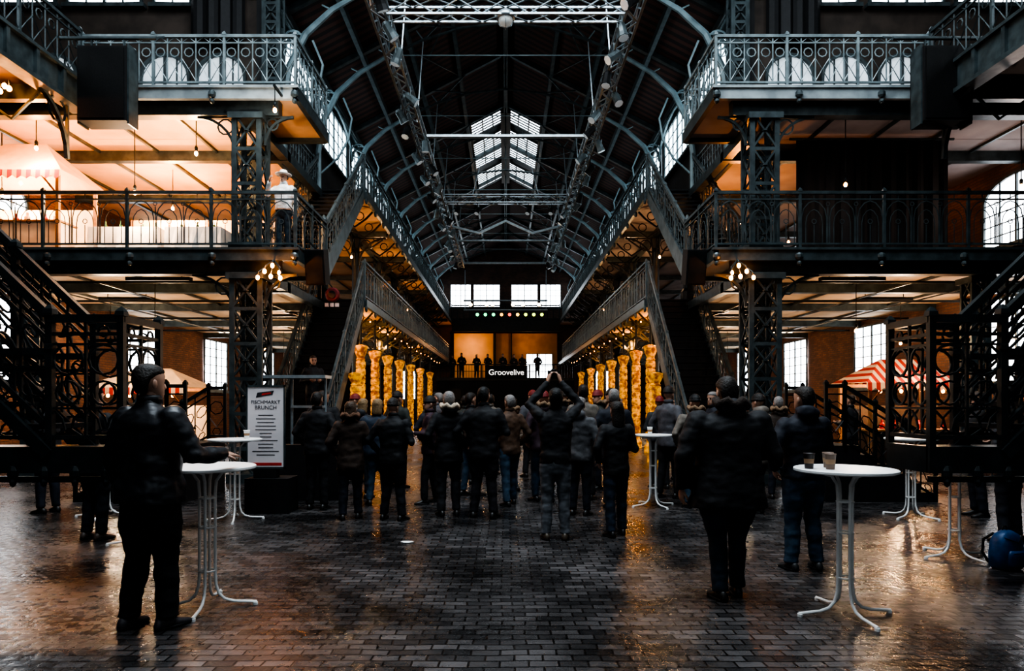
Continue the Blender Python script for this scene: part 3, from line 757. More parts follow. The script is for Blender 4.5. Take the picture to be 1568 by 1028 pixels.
# ------------------------------------------------------------------ market stalls
STRIPE = stripemat('striped_awning', (.50, .04, .03), (.74, .62, .50), 5.0, 'X')
CANV = mat('canvas', (.80, .60, .42), .8, 0, .12, 3)
WOOD = mat('stall_wood', (.30, .17, .08), .6, 0, .3, 5, .1)
REDC = mat('red_cloth', (.5, .03, .02), .7, 0, .2, 5)
def stall(loc, w, d, h, roofm, valm, counter, cloth, lit, name='market_stall', peak=.45):
    e = empty(name, loc)
    mb = MB(); mb.c = 0
    for sx in (-1, 1):
        for y in (0, d): mb.box(sx*w/2-.035, sx*w/2+.035, y-.035, y+.035, 0, h, 0)
        mb.tube([(sx*w/2, 0, h*.75), (sx*(w/2-.4), 0, h)], .025, 4, m=0)
    mb.box(-w/2, w/2, -.03, .03, h-.08, h, 0); mb.box(-w/2, w/2, d-.03, d+.03, h-.08, h, 0)
    o = .18
    cs = [(-w/2-o, -o, h), (w/2+o, -o, h), (w/2+o, d+o, h), (-w/2-o, d+o, h)]
    rg = [(-w*.2, d/2, h+peak), (w*.2, d/2, h+peak)]
    mb.add(cs+rg, [(0, 1, 5, 4), (1, 2, 5), (2, 3, 4, 5), (3, 0, 4)], 1)
    n = int((w+2*o)/.2)
    for k in range(n):
        xa = -w/2-o+k*(w+2*o)/n; xb = xa+(w+2*o)/n; xm = (xa+xb)/2
        mb.add([(xa, -o, h), (xb, -o, h), (xb, -o-.01, h-.13), (xm, -o-.01, h-.2), (xa, -o-.01, h-.13)], [(0, 1, 2, 3, 4)], 5)
    mb.box(-w/2, w/2, .05, .55, 0, .9, 2); mb.box(-w/2-.04, w/2+.04, 0, .6, .9, .94, 0)
    mb.box(-w/2, w/2, d-.03, d, .4, 1.5, 2)
    for k in range(7):
        x = -w/2+.2+k*(w-.4)/6; mb.lathe([(.05, 0), (.06, .12), (.03, .16), (.03, .22)], (x, .25+.1*(k % 2), .94), 8, m=3 if k % 2 else 1)
    for k in range(4): mb.ell((-w/2+.3+k*(w-.6)/3, .1, h-.2), .04, .04, .05, 8, 6, m=4)
    mb.obj('stall_frame', [WOOD, roofm, cloth, counter, WARM, valm], e)
    plight('glow', (0, d/2-.3, h-.3), lit, WC, .08, e)
    plight('glow_front', (0, -.6, h+.5), lit*.35, WC, .08, e)
    return e
stall((9.7, 15.8, 0), 2.1, 1.4, 2.05, STRIPE, STRIPE, REDC, BROWNW, 150, peak=.6)
stall((-9.0, 16.3, 0), 2.2, 1.4, 1.95, CANV, STRIPE, REDC, WHITEC, 120, peak=.5)
stall((-10.7, 14.2, Z1), 2.3, 1.3, 1.95, CANV, STRIPE, REDC, WHITEC, 90, 'market_tent', peak=.85)
def cloth_table(loc, w, d=.7, h=.8):
    mb = MB(); n = int(w/.12)
    rings = []
    per = [(-w/2+i*w/n, -d/2) for i in range(n)]+[(w/2, -d/2+j*d/5) for j in range(5)]+[(w/2-i*w/n, d/2) for i in range(n)]+[(-w/2, d/2-j*d/5) for j in range(5)]
    for z, k in ((0.02, 1), (h*.5, .6), (h, 0.0)):
        rings.append([(x*(1+.02*k)+.02*k*math.sin(i*1.9), y*(1+.06*k)+.025*k*math.sin(i*2.3), z) for i, (x, y) in enumerate(per)])
    mb.loft(rings)
    for i in range(int(w/.35)):
        x = -w/2+.2+i*.35
        mb.lathe([(.03, 0), (.035, .1), (.015, .14), (.015, .2)], (x, random.uniform(-.2, .2), h), 8, m=1)
    o = mb.obj('tablecloth_table', [WHITEC, mat('bottle_glass', (.05, .12, .06), .15, 0, .2, 5)], smooth=False); o.location = loc; return o
cloth_table((-8.2, 14.6, Z1), 1.5); cloth_table((-6.7, 14.6, Z1), 1.2); cloth_table((-7.2, 16.6, Z1), 1.8, h=1.0); cloth_table((-9.6, 17.0, Z1), 2.0, h=1.1)
mb = MB(); mb.box(-10.0, -5.9, 17.8, 17.9, Z1, Z1+1.9, 0)
for i in range(5): mb.box(-10+i*1.0, -9.94+i*1.0, 17.76, 17.8, Z1, Z1+1.9, 1)
mb.obj('canvas_partition', [mat('lit_canvas', (.85, .72, .55), .8, 0, .1, 3), WOOD])
mb = MB(); n = 40; x0, x1 = 6.55, 9.95
for i in range(n):
    a = x0+(x1-x0)*i/n; b2 = x0+(x1-x0)*(i+1)/n; ya = 15.0+.03*math.sin(i*1.7); yb = 15.0+.03*math.sin((i+1)*1.7)
    mb.add([(a, ya, 4.6), (b2, yb, 4.6), (b2, yb, 7.5), (a, ya, 7.5)], [(0, 1, 2, 3)], 0)
mb.tube([(6.4, 15, 7.52), (10.1, 15, 7.52)], .03, 6, m=1)
mb.obj('black_curtain', [BLACK, IRON])
for s in (-1, 1):
    mb = MB()
    for i in range(14):
        a = 5.95+i*.09; y0 = 15.2+.05*math.sin(i*1.9); y1 = 15.2+.05*math.sin((i+1)*1.9)
        mb.add([(s*a, y0, 9.9), (s*(a+.09), y1, 9.9), (s*(a+.09), y1, 12.5), (s*a, y0, 12.5)], [(0, 1, 2, 3)])
    mb.tube([(s*5.9, 15.2, 12.5), (s*7.3, 15.2, 12.5)], .03, 4)
    mb.obj('dark_curtain', [BLACK])

# ------------------------------------------------------------------ bistro tables
def bistro(x, y, rot=.3, r=.36, h=1.1):
    mb = MB()
    mb.lathe([(r*.2, h-.03), (r-.015, h-.028), (r, h-.02), (r, h-.005), (r-.008, h)], (0, 0, 0), 36, m=0)
    mb.lathe([(.05, h-.06), (.11, h-.03)], (0, 0, 0), 12, m=1)
    for i in range(4):
        a = rot+i*pi/2; ca, sa = math.cos(a), math.sin(a)
        pr = [(.19, h-.035), (.11, h-.055), (.066, h-.12), (.058, h-.22), (.058, .26), (.064, .17), (.085, .10), (.13, .055), (.20, .034), (.37, .022)]
        mb.tube([(q*ca, q*sa, z) for q, z in pr], .012, 8, m=1)
        mb.lathe([(.020, 0), (.020, .02)], (.36*ca, .36*sa, 0), 8, m=1)
    for z in (.28, .62, h-.25):
        mb.tube([(.058*math.cos(q*pi/8), .058*math.sin(q*pi/8), z) for q in range(16)], .008, 5, True, m=1)
    o = mb.obj('bistro_table', [WHITEP, WHITEP], smooth=False); o.location = (x, y, 0); return o
bistro(-2.33, 5.2, .15); bistro(-3.66, 9.0, .3, .35); bistro(-4.1, 7.55, .5, .35); bistro(2.26, 10.2, .4, .30)
bistro(2.55, 5.0, .12); bistro(4.62, 6.85, .25, .33)
bistro(5.6, 9.2, .6, .33); bistro(-5.6, 9.3, .2, .33)

def cup(x, y, z, cm, name='paper_cup'):
    mb = MB(); mb.lathe([(.028, 0), (.030, .004), (.040, .108), (.043, .112), (.041, .116), (.037, .110), (.027, .01)], (0, 0, 0), 20, m=0, cap=False)
    mb.lathe([(.0005, .006), (.028, .006)], (0, 0, 0), 20, m=0, cap=False)
    mb.lathe([(.0005, .09), (.0355, .09)], (0, 0, 0), 20, m=1, cap=False)
    mb.lathe([(.0335, .04), (.0375, .075)], (0, 0, 0), 20, m=2, cap=False)
    o = mb.obj(name, [cm, mat('coffee', (.04, .02, .01), .2), mat('cup_print', (.35, .22, .13), .6)], smooth=True); o.location = (x, y, z)
cup(2.27, 4.98, 1.1, mat('dark_cup', (.03, .02, .02), .4)); cup(2.40, 4.92, 1.1, mat('brown_cup', (.18, .12, .09), .5)); cup(2.45, 5.06, 1.1, mat('brown_cup2', (.18, .12, .09), .5))
cup(2.2, 10.15, 1.1, WHITEP); cup(-3.5, 9.0, 1.1, WHITEP)

e = empty('poster_stand')
POST = mat('poster_paper', (.66, .62, .63), .5, 0, .04, 3); RED = mat('poster_red', (.5, .04, .03), .5); INK = mat('poster_ink', (.04, .04, .05), .5)
mb = MB()
X0, X1, YY = -3.72, -3.2, 9.6
mb.box(X0, X1, YY, YY+.02, .66, 1.81, 0)
for z in (.63, 1.81): mb.box(X0-.02, X1+.02, YY-.01, YY+.03, z, z+.03, 1)
for x in (X0-.02, X1): mb.box(x, x+.02, YY-.01, YY+.03, .63, 1.84, 1)
mb.box(X0+.03, X1-.03, YY-.003, YY, .68, .72, 2)
mb.add([(X0+.12, YY-.004, 1.66), (X0+.36, YY-.004, 1.70), (X0+.38, YY-.004, 1.76), (X0+.14, YY-.004, 1.73)], [(0, 1, 2, 3)], 3)
mb.add([(X0+.2, YY-.005, 1.69), (X0+.34, YY-.005, 1.715), (X0+.33, YY-.005, 1.735), (X0+.21, YY-.005, 1.72)], [(0, 1, 2, 3)], 2)
random.seed(3)
for i in range(12):
    z = 1.40-i*.052; w = random.uniform(.08, .19); c = (X0+X1)/2
    mb.box(c-w, c+w, YY-.003, YY, z, z+.010, 3)
mb.tube([((X0+X1)/2, YY+.04, .1), ((X0+X1)/2, YY+.04, 1.2)], .02, 6, m=1)
mb.box(X0-.0, X1+.1, YY-.12, YY+.35, 0, .5, 4); mb.box(X0+.1, X1-.1, YY-.05, YY+.12, .5, .64, 4)
mb.obj('board', [POST, IRON, RED, INK, BLACK], e)
textmesh('FISCHMARKT', .072, ((X0+X1)/2, YY-.003, 1.57), (pi/2, 0, 0), INK, e, .001)
textmesh('BRUNCH', .078, ((X0+X1)/2, YY-.003, 1.49), (pi/2, 0, 0), INK, e, .001)
mb = MB()
for x in (-3.5, -2.95): mb.tube([(x, 10.9, 0), (x, 10.9, 2.0)], .025, 6)
mb.box(-3.9, -2.9, 10.7, 11.1, 1.98, 2.03); mb.box(-3.5, -2.95, 10.85, 10.95, 1.5, 1.54); mb.box(-3.9, -2.7, 10.75, 11.1, 0, .9, 1)
mb.obj('bar_counter', [ALU, BLACK])
mb = MB()
mb.tube([(-4.1, 14.8, 3.9), (-4.1, 14.8, 4.4)], .015, 4, m=1)
mb.M = Matrix.Translation((-3.72, 14.3, 3.9)) @ Matrix.Rotation(pi/2, 4, 'X')
mb.lathe([(.13, -.04), (.16, 0), (.13, .04)], (0, 0, 0), 16, m=0); mb.lathe([(.08, .045), (.08, .06)], (0, 0, 0), 14, m=1)
mb.M = Matrix.Identity(4)
for k in range(3): mb.box(-3.88+k*.11, -3.8+k*.11, 14.28, 14.32, 3.64, 3.72, 2)
mb.tube([(-3.72, 14.3, 4.05), (-4.1, 14.5, 4.5)], .012, 4, m=1)
mb.obj('hanging_sign', [mat('dark_red', (.14, .012, .012), .6), IRONB, mat('dim_white', (.35, .33, .33), .6)])

mb = MB(); BLUE = mat('blue_nylon', (.01, .07, .20), .45, 0, .3, 9, .3)
prof = [(0, .13, .09), (.03, .16, .12), (.15, .165, .125), (.28, .155, .11), (.36, .12, .08), (.40, .05, .04)]
mb.loft([[(a*(abs(math.cos(t))**.7)*math.copysign(1, math.cos(t)), bb*(abs(math.sin(t))**.7)*math.copysign(1, math.sin(t)), z) for t in [2*pi*j/20 for j in range(20)]] for z, a, bb in prof], 0)
mb.loft([[(a*math.cos(t), -.11+bb*math.sin(t), z) for t in [2*pi*j/16 for j in range(16)]] for z, a, bb in [(.04, .10, .03), (.07, .12, .05), (.17, .12, .05), (.21, .10, .03)]], 0)
mb.tube([(-.12, -.07, .34), (0, -.125, .29), (.12, -.07, .34)], .006, 4, m=1); mb.tube([(-.11, -.16, .19), (.11, -.16, .19)], .005, 4, m=1)
for sx in (-1, 1): mb.tube([(sx*.07, .08, .36), (sx*.1, .17, .28), (sx*.1, .18, .14), (sx*.1, .11, .05)], .014, 6, m=1)
mb.tube([(-.03, .02, .39), (-.02, .02, .44), (.02, .02, .44), (.03, .02, .39)], .007, 6, m=1)
o = mb.obj('blue_backpack', [BLUE, BLACK], smooth=True); o.location = (4.80, 6.38, 0); o.rotation_euler = (0, 0, .3); o.scale = (.92, .92, .92)
mb = MB(); mb.loft([[(r*math.cos(t)*(1+.3*math.sin(3*t)), r*.7*math.sin(t)*(1+.2*math.cos(2*t)), z) for t in [2*pi*j/14 for j in range(14)]] for r, z in ((.05, 0), (.07, .006), (.05, .015), (.01, .018))])
o = mb.obj('crumpled_napkin', [WHITEP], smooth=True); o.location = (-1.12, 7.55, 0)

# ------------------------------------------------------------------ PEOPLE
def remesh(mb, voxel, wr=.006, seed=0, sm=3):
    me = bpy.data.meshes.new('tmp'); me.from_pydata(mb.v, [], mb.f); me.update()
    o = bpy.data.objects.new('tmp', me); COL.objects.link(o)
    r = o.modifiers.new('r', 'REMESH'); r.mode = 'VOXEL'; r.voxel_size = voxel
    k = o.modifiers.new('s', 'SMOOTH'); k.iterations = sm; k.factor = .5
    dg = bpy.context.evaluated_depsgraph_get(); ev = o.evaluated_get(dg); m2 = ev.to_mesh()
    vs = []
    for v in m2.vertices:
        p = v.co.copy()
        q = Vector((p.x*7+seed, p.y*7, p.z*13)); d = noise.noise(q)*wr+noise.noise(q*2.3)*wr*.5
        vs.append(tuple(p+v.normal*d))
    fs = [tuple(p.vertices) for p in m2.polygons]
    ev.to_mesh_clear(); bpy.data.objects.remove(o); bpy.data.meshes.remove(me)
    return vs, fs
def hand(mb, w, d, n, side, m, curl=.6, sc=1.0):
    w = Vector(w); d = Vector(d).normalized(); n = Vector(n); n = (n-d*n.dot(d)).normalized(); t = d.cross(n)*side
    def P(a, b, c): return w+d*a*sc+t*b*sc+n*c*sc
    rings = []
    for a, hw, th in ((-.02, .026, .020), (.01, .028, .017), (.04, .038, .016), (.075, .041, .014), (.092, .037, .011)):
        rings.append([P(a, hw*math.cos(q), th*math.sin(q)) for q in [2*pi*j/10 for j in range(10)]])
    mb.loft(rings, m)
    for k, (b, ln) in enumerate(((.030, .068), (.010, .076), (-.011, .070), (-.030, .055))):
        pts = [P(.075, b, 0)]; ang = 0; a = .085; c = 0
        segs = (.45, .32, .23)
        for q, sl in enumerate(segs):
            ang += curl*(.5, .8, .6)[q]
            a += ln*sl*math.cos(ang)*1.0; c += ln*sl*math.sin(ang)
            pts.append(P(a, b*(1+.04*q), c))
        mb.tube(pts, [.0095*sc, .0088*sc, .008*sc, .0062*sc], 6, m=m)
    mb.tube([P(.02, .026, .004), P(.045, .050, .014), P(.068, .054, .026), P(.088, .046, .034)], [.012*sc, .011*sc, .0095*sc, .007*sc], 6, m=m)
def head(mb, M, skin, hair, style, eyem):
    old = mb.M; mb.M = M
    n = 20
    def ring(z, w, yf, yb, e=1.0):
        c = (yf+yb)/2; h = (yf-yb)/2
        return [(w*math.cos(2*pi*j/n), c+h*math.sin(2*pi*j/n), z) for j in range(n)]
    R = [(-.002, .022, .066, .02), (.006, .034, .078, .0), (.02, .045, .086, -.015), (.045, .057, .090, -.035), (.075, .065, .090, -.065), (.10, .070, .088, -.088), (.13, .0745, .091, -.10), (.16, .0755, .093, -.103), (.185, .071, .084, -.098), (.208, .058, .064, -.083), (.225, .036, .036, -.058), (.233, .012, .008, -.03)]
    mb.loft([ring(*r) for r in R], skin)
    mb.loft([[(.006, .086, .125), (-.006, .086, .125), (0, .094, .125)], [(.012, .085, .095), (-.012, .085, .095), (0, .108, .092)], [(.015, .083, .078), (-.015, .083, .078), (0, .112, .080)], [(.010, .082, .070), (-.010, .082, .070), (0, .098, .070)]], skin)
    for s in (-1, 1):
        mb.ell((s*.030, .083, .117), .013, .009, .008, 8, 6, m=eyem)
        mb.ell((s*.030, .088, .136), .019, .007, .004, 8, 4, m=hair)
        mb.ell((s*.076, -.008, .105), .009, .018, .031, 8, 6, m=skin)
    mb.ell((0, .087, .046), .024, .006, .0045, 8, 4, m=eyem); mb.ell((0, .087, .039), .019, .007, .005, 8, 4, m=skin)
    if style in ('short', 'long', 'grey', 'bob'):
        H = [(.045, .058, -.035, -.082), (.075, .070, -.03, -.096), (.105, .076, -.022, -.108), (.135, .080, .0, -.113), (.155, .081, .045, -.115), (.175, .080, .080, -.113), (.185, .078, .092, -.110), (.200, .074, .088, -.106), (.220, .060, .068, -.091), (.236, .040, .040, -.066), (.244, .015, .012, -.03)]
        if style in ('long', 'bob'):
            zl = -.13 if style == 'long' else -.03
            H = [(zl, .07, -.05, -.11), (zl*.5, .085, -.035, -.122), (.03, .088, -.02, -.125)]+[(z, w+.008, f, b-.008) for z, w, f, b in H[2:]]
        rr = []
        for z, w, f, b in H:
            rg = ring(z, w, f, b)
            rr.append([(x*(1+.05*noise.noise(Vector((x*60, y*60, z*40)))), y*(1+.05*noise.noise(Vector((x*50, y*70, z*40+5)))), zz) for x, y, zz in rg])
        mb.loft(rr, hair)
    elif style == 'beanie':
        mb.loft([ring(*r) for r in [(.125, .081, .098, -.112), (.15, .086, .102, -.116), (.155, .083, .099, -.114), (.19, .079, .092, -.110), (.22, .064, .07, -.09), (.245, .036, .036, -.056), (.256, .01, .01, -.03)]], hair)
    elif style == 'sailor':
        mb.loft([ring(*r) for r in [(.10, .078, -.0, -.11), (.14, .081, .02, -.112), (.165, .08, .09, -.11)]], eyem)
        mb.loft([ring(*r) for r in [(.165, .085, .105, -.115), (.168, .165, .20, -.19), (.18, .17, .205, -.195), (.182, .088, .10, -.115), (.23, .078, .085, -.10), (.27, .072, .078, -.09), (.28, .04, .04, -.05)]], hair)
    mb.M = old

HAIRC = {'dark': (.018, .013, .01), 'brown': (.06, .035, .02), 'grey': (.20, .185, .175), 'blond': (.22, .14, .07), 'black': (.006, .006, .006), 'white': (.8, .8, .78), 'red': (.18, .02, .02)}
mcache = {}
def cm(kind, col, rough=.75, bump=.25, sc=14):
    k = (kind, col)
    if k not in mcache: mcache[k] = mat(kind, col, rough, 0, .25, sc, bump)
    return mcache[k]
POSES = {
 'down': ((.27, -.035, 1.12), (.262, .05, .86)),
 'pocket': ((.315, -.07, 1.15), (.225, .075, .95)),
 'front': ((.27, -.03, 1.13), (.12, .25, 1.16)),
 'fold': ((.275, 0, 1.15), (.03, .21, 1.13)),
 'up': ((.30, .13, 1.55), (.075, .205, 1.83)),
 'table': ((.27, .06, 1.16), (.25, .33, 1.14)),
 'wave': ((.33, .08, 1.25), (.2, .25, 1.48)),
}
def person(name, x, y, yaw, H=1.75, jacket=(.012, .013, .016), pants=(.012, .016, .028), hair='dark', style='short', pl='down', pr='down', hood=False, fur=None,
           build=1.0, hem=.80, z=0, headyaw=0.0, headpitch=0.0, vox=.022, shoe=(.015, .013, .012), stance=.11, step=0.0, skin=SKIN, coat=0, rough=.75, leg=1.0):
    k = H/1.75; seed = random.uniform(0, 50)
    jm = cm('jacket_fabric', jacket, rough); pm = cm('trouser_fabric', pants, .85); hm = cm('hair', HAIRC[hair], .6, .5, 60); sm_ = cm('shoe_leather', shoe, .45)
    fm = cm('fur_trim', fur, .9, .8, 50) if fur else jm
    mats = [jm, pm, skin, hm, sm_, BLACK, fm]
    out = MB()
    B = build
    j = MB()
    R = [(hem, .185*B+coat, .135*B+coat*.6, -.005), (hem+.1, .182*B+coat*.8, .135*B+coat*.5, -.005), (1.02, .172*B+coat*.5, .128*B+coat*.3, 0), (1.16, .182*B, .132*B, .002), (1.28, .198*B, .135*B, 0), (1.37, .200*B, .122*B, -.008), (1.425, .172*B, .10*B, -.012), (1.46, .115*B, .08, -.012), (1.49, .078, .072, -.008), (1.525, .072, .068, .0)]
    n = 20
    j.loft([[(a*(abs(math.cos(t))**.85)*math.copysign(1, math.cos(t)), c+b*(abs(math.sin(t))**.9)*math.copysign(1, math.sin(t)), zz) for t in [2*pi*q/n for q in range(n)]] for zz, a, b, c in R])
    hands = []
    for s, pz in ((-1, pl), (1, pr)):
        E, W = POSES[pz]
        Sh = Vector((s*.178*B, -.005, 1.395)); E = Vector((s*E[0]*B, E[1], E[2])); W = Vector((s*W[0], W[1], W[2]))
        if pz in ('down', 'pocket', 'table'): W.x *= B
        if pz == 'up': Sh.z += .03
        M1 = Sh.lerp(E, .5); M2 = E.lerp(W, .45)
        r = .9+.1*B
        if B > 1.15: r = B
        j.tube([Sh, M1, E, M2, W], [.072*r, .066*r, .058*r, .052*r, .043*r], 10)
        j.ell(Sh, .074*r, .074*r, .074*r, 10, 6); j.ell(E, .057*r, .057*r, .057*r, 10, 6)
        hands.append((s, pz, W, (W-E).normalized()))
    if hood:
        j.ell((0, -.095, 1.50), .115, .075, .085, 12, 8); j.ell((0, -.05, 1.53), .105, .09, .05, 12, 6)
    vs, fs = remesh(j, vox, .012, seed); out.add(vs, fs, 0)
    if fur:
        rr = [(.115*math.cos(a), -.065+.085*math.sin(a), 1.545+.02*math.sin(a*5)) for a in [2*pi*q/18 for q in range(18)]]
        out.tube(rr, [.034+.007*math.sin(q*2.7) for q in range(18)], 8, True, m=6)
    out.lathe([(.078, -.03), (.075, .02), (.068, .03), (.06, .0)], (0, -.004, 1.52), 18, m=0)
    t = MB(); LG = leg
    t.loft([[(a*math.cos(q*2*pi/18), c+b*math.sin(q*2*pi/18), zz) for q in range(18)] for zz, a, b, c in [(.76, .15*B, .10*B, -.01), (.84, .172*B, .122*B, -.012), (.93, .170*B, .12*B, -.008), (1.02, .155*B, .11*B, 0)]])
    feet = []
    for s in (-1, 1):
        fy = s*step; fx = s*stance
        hip = Vector((s*.092*B, -.005, .86)); kn = Vector((s*(.085+stance*.1)+0, fy*.6+.015, .485)); an = Vector((fx, fy-.015, .07))
        t.tube([hip, hip.lerp(kn, .5), kn, kn.lerp(an, .35), an.lerp(kn, .12), an], [.096*B, .088*B*LG, .072*LG, .070*LG, .062*LG, .066*LG], 12)
        t.ell(hip, .097*B, .1*B, .09, 10, 6); feet.append((fx, fy, s))
    vs, fs = remesh(t, vox, .010, seed+9); out.add(vs, fs, 1)
    for fx, fy, s in feet:
        oldM = out.M; out.M = Matrix.Translation((fx, fy-.02, 0)) @ Matrix.Rotation(-s*.18, 4, 'Z') @ Matrix.Scale(.92, 4)
        rings = []
        for yy, w, h in ((-.085, .022, .05), (-.07, .034, .085), (-.03, .04, .105), (.03, .042, .095), (.08, .047, .065), (.13, .048, .052), (.165, .038, .042), (.185, .018, .03)):
            rings.append([(w*math.cos(q), yy, max(0.0, h*.45+h*.55*math.sin(q)) if math.sin(q) > -.5 else 0.0) for q in [2*pi*i/14 for i in range(14)]])
        out.loft(rings, 4)
        out.loft([[(w*math.cos(q)*1.08, yc+l*math.sin(q), zz) for q in [2*pi*i/16 for i in range(16)]] for zz, w, l, yc in ((0, .045, .135, .05), (.022, .046, .137, .05))], 5)
        out.M = oldM
    for s, pz, W, d in hands:
        nrm = Vector((-s, .2, 0)) if pz in ('down', 'pocket') else (Vector((-s*.3, -.2, -1)) if pz == 'table' else (Vector((-s, .6, .1)) if pz == 'up' else Vector((-s*.8, -.5, .1))))
        if pz == 'table': d = Vector((-s*.15, 1, -.05))
        if pz == 'up': d = Vector((-s*.25, .2, 1))
        hand(out, W, d, nrm, 1 if s < 0 else -1, 2, .25 if pz == 'table' else .65)
    out.tube([(0, -.012, 1.46), (0, .0, 1.55), (0, .008, 1.58)], [.058, .054, .052], 12, m=2)
    HM = Matrix.Translation((0, .0, 1.517)) @ Matrix.Rotation(headyaw, 4, 'Z') @ Matrix.Rotation(headpitch, 4, 'X')
    head(out, HM, 2, 3, style, 5)
    o = out.obj(name, mats, smooth=True)
    o.location = (x, y, z); o.rotation_euler = (0, 0, yaw); o.scale = (k, k, k)
    return o

BK = (.010, .010, .012); DG = (.022, .023, .026); NB = (.012, .015, .024); BRN = (.035, .02, .013); JN = (.03, .06, .095); GJ = (.11, .118, .13)
person('standing_man', -2.52, 4.72, -.42, 1.86, (.018, .019, .022), (.008, .008, .009), 'dark', 'short', 'down', 'table', build=1.22, hem=.84, vox=.014, shoe=(.05, .045, .05), stance=.12, step=.05, headyaw=-.2, coat=.03, rough=.42, leg=1.12)
person('standing_man', 1.82, 5.45, .05, 1.80, BK, (.015, .028, .042), 'dark', 'short', 'down', 'fold', build=1.36, hem=.72, vox=.015, coat=.06, hood=True, fur=(.03, .02, .015), stance=.09, step=.06, headpitch=-.25)
person('standing_man', 2.84, 6.35, .12, 1.74, NB, JN, 'dark', 'short', 'pocket', 'table', build=1.1, hem=.88, vox=.016, hood=True, headyaw=.3, stance=.13, shoe=(.03, .03, .03), leg=1.05)
person('photographing_man', .58, 7.74, .0, 1.76, BK, GJ, 'black', 'short', 'up', 'up', build=1.0, hem=.88, vox=.015, shoe=(.06, .045, .03), stance=.11, headpitch=.25)
mb = MB(); mb.box(-.075, .075, -.02, .02, -.05, .05); mb.lathe([(.035, 0), (.035, .06), (.03, .065)], (0, 0, 0), 16)
mb.M = Matrix.Rotation(-pi/2, 4, 'X'); mb.lathe([(.034, 0), (.034, .05), (.038, .07), (.03, .075)], (0, 0, 0), 16); mb.M = Matrix.Identity(4)
mb.box(-.03, .03, -.015, .02, .05, .068)
o = mb.obj('camera', [BLACK]); o.location = (.58, 7.99, 1.925)
person('standing_man', -4.78, 7.75, -.3, 1.76, BK, (.02, .025, .035), 'dark', 'short', 'pocket', 'front', vox=.02, shoe=(.08, .06, .05), hem=.85)
person('standing_man', 5.75, 7.6, .4, 1.76, DG, (.015, .018, .025), 'brown', 'beanie', 'down', 'front', vox=.02)
person('standing_man', -2.80, 9.9, -.1, 1.74, BK, BK, 'dark', 'short', 'pocket', 'pocket', vox=.02, hem=.82, coat=.02)
person('standing_woman', -2.12, 9.1, .15, 1.60, BRN, NB, 'brown', 'bob', 'pocket', 'fold', fur=(.12, .06, .035), vox=.02, hem=.72, coat=.03, step=.06)
person('standing_man', -1.52, 9.0, -.35, 1.64, BK, (.012, .012, .016), 'dark', 'beanie', 'pocket', 'front', build=1.15, vox=.02, stance=.15)
person('standing_woman', -.80, 9.35, .3, 1.74, BK, DG, 'grey', 'short', 'pocket', 'pocket', fur=(.45, .36, .27), hood=True, vox=.02, hem=.75, coat=.025)
person('standing_man', -.30, 9.2, -.25, 1.80, BK, (.018, .016, .02), 'black', 'short', 'pocket', 'fold', build=1.15, vox=.02, stance=.14)
person('standing_woman', 1.32, 7.95, .25, 1.60, BK, (.018, .03, .05), 'dark', 'long', 'pocket', 'front', vox=.02, hem=.78, step=.07, build=.95)
person('standing_woman', 1.05, 9.4, -.4, 1.66, (.085, .085, .09), NB, 'grey', 'bob', 'pocket', 'down', hood=True, vox=.022)
person('standing_man', .06, 10.3, .5, 1.70, (.09, .05, .03), JN, 'grey', 'short', 'pocket', 'pocket', vox=.022, step=.1)
random.seed(5)
crowd = [(-3.3, 11.9), (-2.45, 11.2), (-1.95, 10.3), (-1.15, 10.5), (-.55, 11.3), (.62, 10.6), (1.25, 11.0), (1.70, 10.0), (2.75, 11.0), (2.95, 10.1), (3.5, 11.5),
         (-2.9, 13.2), (-2.0, 12.4), (-1.3, 12.0), (-.85, 13.0), (.1, 11.9), (.75, 12.7), (1.75, 12.2), (2.1, 13.4), (2.8, 12.4), (3.3, 13.5), (-.3, 14.6), (.6, 14.0), (1.3, 14.8), (-1.4, 14.3), (-2.4, 14.9), (2.6, 15.1), (3.75, 9.7), (4.45, 10.9), (-.4, 16.5), (.8, 17), (1.9, 17.2), (-1.8, 17)]
cols = [BK, DG, NB, BRN, (.04, .02, .03), (.08, .08, .09), (.018, .03, .05), (.14, .09, .06), BK, (.03, .035, .03), (.14, .12, .10)]
hs = [('dark', 'short'), ('brown', 'short'), ('grey', 'short'), ('blond', 'bob'), ('dark', 'long'), ('black', 'beanie'), ('brown', 'bob'), ('dark', 'beanie'), ('red', 'beanie'), ('dark', 'short')]
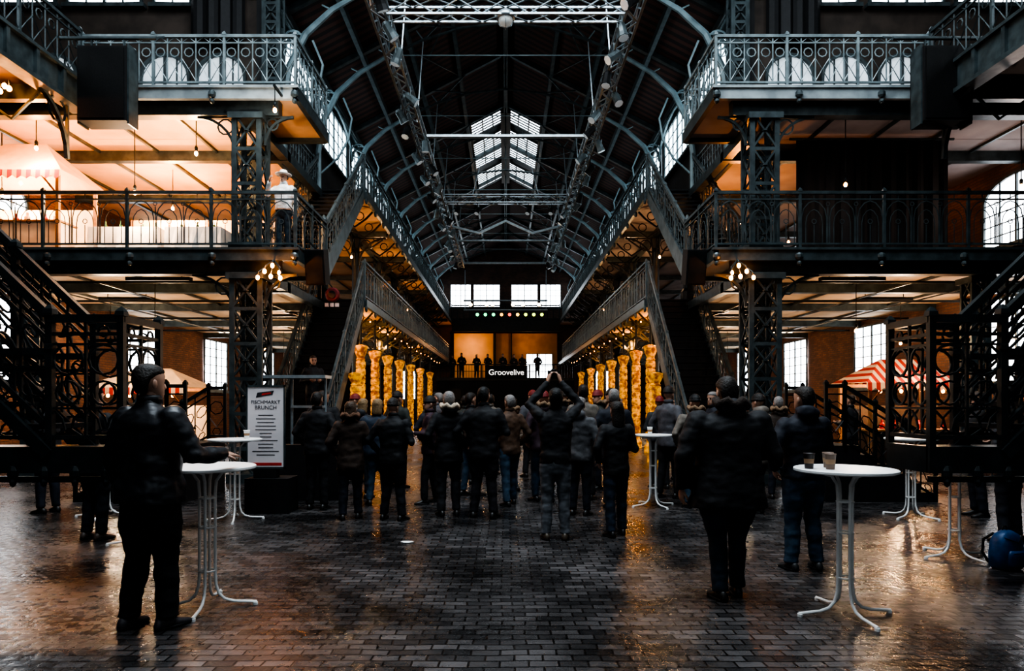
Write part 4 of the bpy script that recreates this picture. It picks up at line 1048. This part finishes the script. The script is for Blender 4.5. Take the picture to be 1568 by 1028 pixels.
for (x, y) in crowd:
    hc, st = random.choice(hs); wom = st in ('bob', 'long')
    yaw = random.uniform(-.6, .6) if random.random() < .65 else random.choice((-1, 1))*random.uniform(.9, 2.0)
    person('standing_woman' if wom else 'standing_man', x+random.uniform(-.08, .08), y+random.uniform(-.1, .1), yaw, random.uniform(1.55, 1.68) if wom else random.uniform(1.64, 1.88),
           random.choice(cols), random.choice([BK, NB, JN, DG]), hc, st, random.choice(['down', 'pocket', 'front']), random.choice(['pocket', 'front', 'fold', 'down']), hood=random.random() < .4,
           build=random.uniform(.92, 1.2), vox=.03, headyaw=random.uniform(-.5, .5), coat=random.choice([0, .02, .03]), hem=random.choice([.7, .8, .88]), stance=random.uniform(.08, .15), step=random.uniform(-.1, .1), fur=random.choice([None, None, None, (.2, .13, .08)]))
person('man_on_stairs', -4.55, 15.75, pi+.5, 1.74, DG, BK, 'brown', 'short', 'front', 'front', vox=.024, z=.946)
person('sailor_mannequin', -4.42, 13.25, pi-.1, 1.62, (.88, .86, .82), (.03, .045, .06), 'white', 'sailor', 'down', 'wave', vox=.018, z=Z1, hem=.92, skin=SKINP, shoe=(.02, .02, .02))
for x in (-3.85, -3.2, -2.1, -1.3, -.2, .6, 1.2, 2.3):
    person('mezzanine_guest', x, 48.0+random.uniform(0, .5), pi+random.uniform(-.5, .5), random.uniform(1.65, 1.85), random.choice([BK, DG]), BK, 'dark', 'short', 'pocket', 'front', vox=.04, z=3.3)
for (x, y, yw) in ((-6.6, 9.6, 1.2), (6.6, 9.3, 1.4), (7.2, 13.9, .5), (-7.6, 13.9, -.4)):
    person('standing_man', x, y, yw, 1.74, DG, NB, 'brown', 'short', 'front', 'front', vox=.03)

# ------------------------------------------------------------------ world, camera
w = bpy.data.worlds.new('overcast'); S.world = w; w.use_nodes = True
w.node_tree.nodes['Background'].inputs[0].default_value = (.5, .6, .7, 1); w.node_tree.nodes['Background'].inputs[1].default_value = .12
cd = bpy.data.cameras.new('camera_view'); cam = bpy.data.objects.new('camera_view', cd); COL.objects.link(cam)
cam.location = (0, 0, 1.6); cam.rotation_euler = (pi/2, 0, 0)
cd.sensor_width = 36; cd.lens = 36*1040/1600; cd.shift_x = 10/1600; cd.shift_y = 103.5/1600; cd.clip_end = 200
S.camera = cam
try:
    S.view_settings.view_transform = 'AgX'; S.view_settings.look = 'AgX - Very High Contrast'; S.view_settings.exposure = 0.12
except Exception as ex: print(ex)
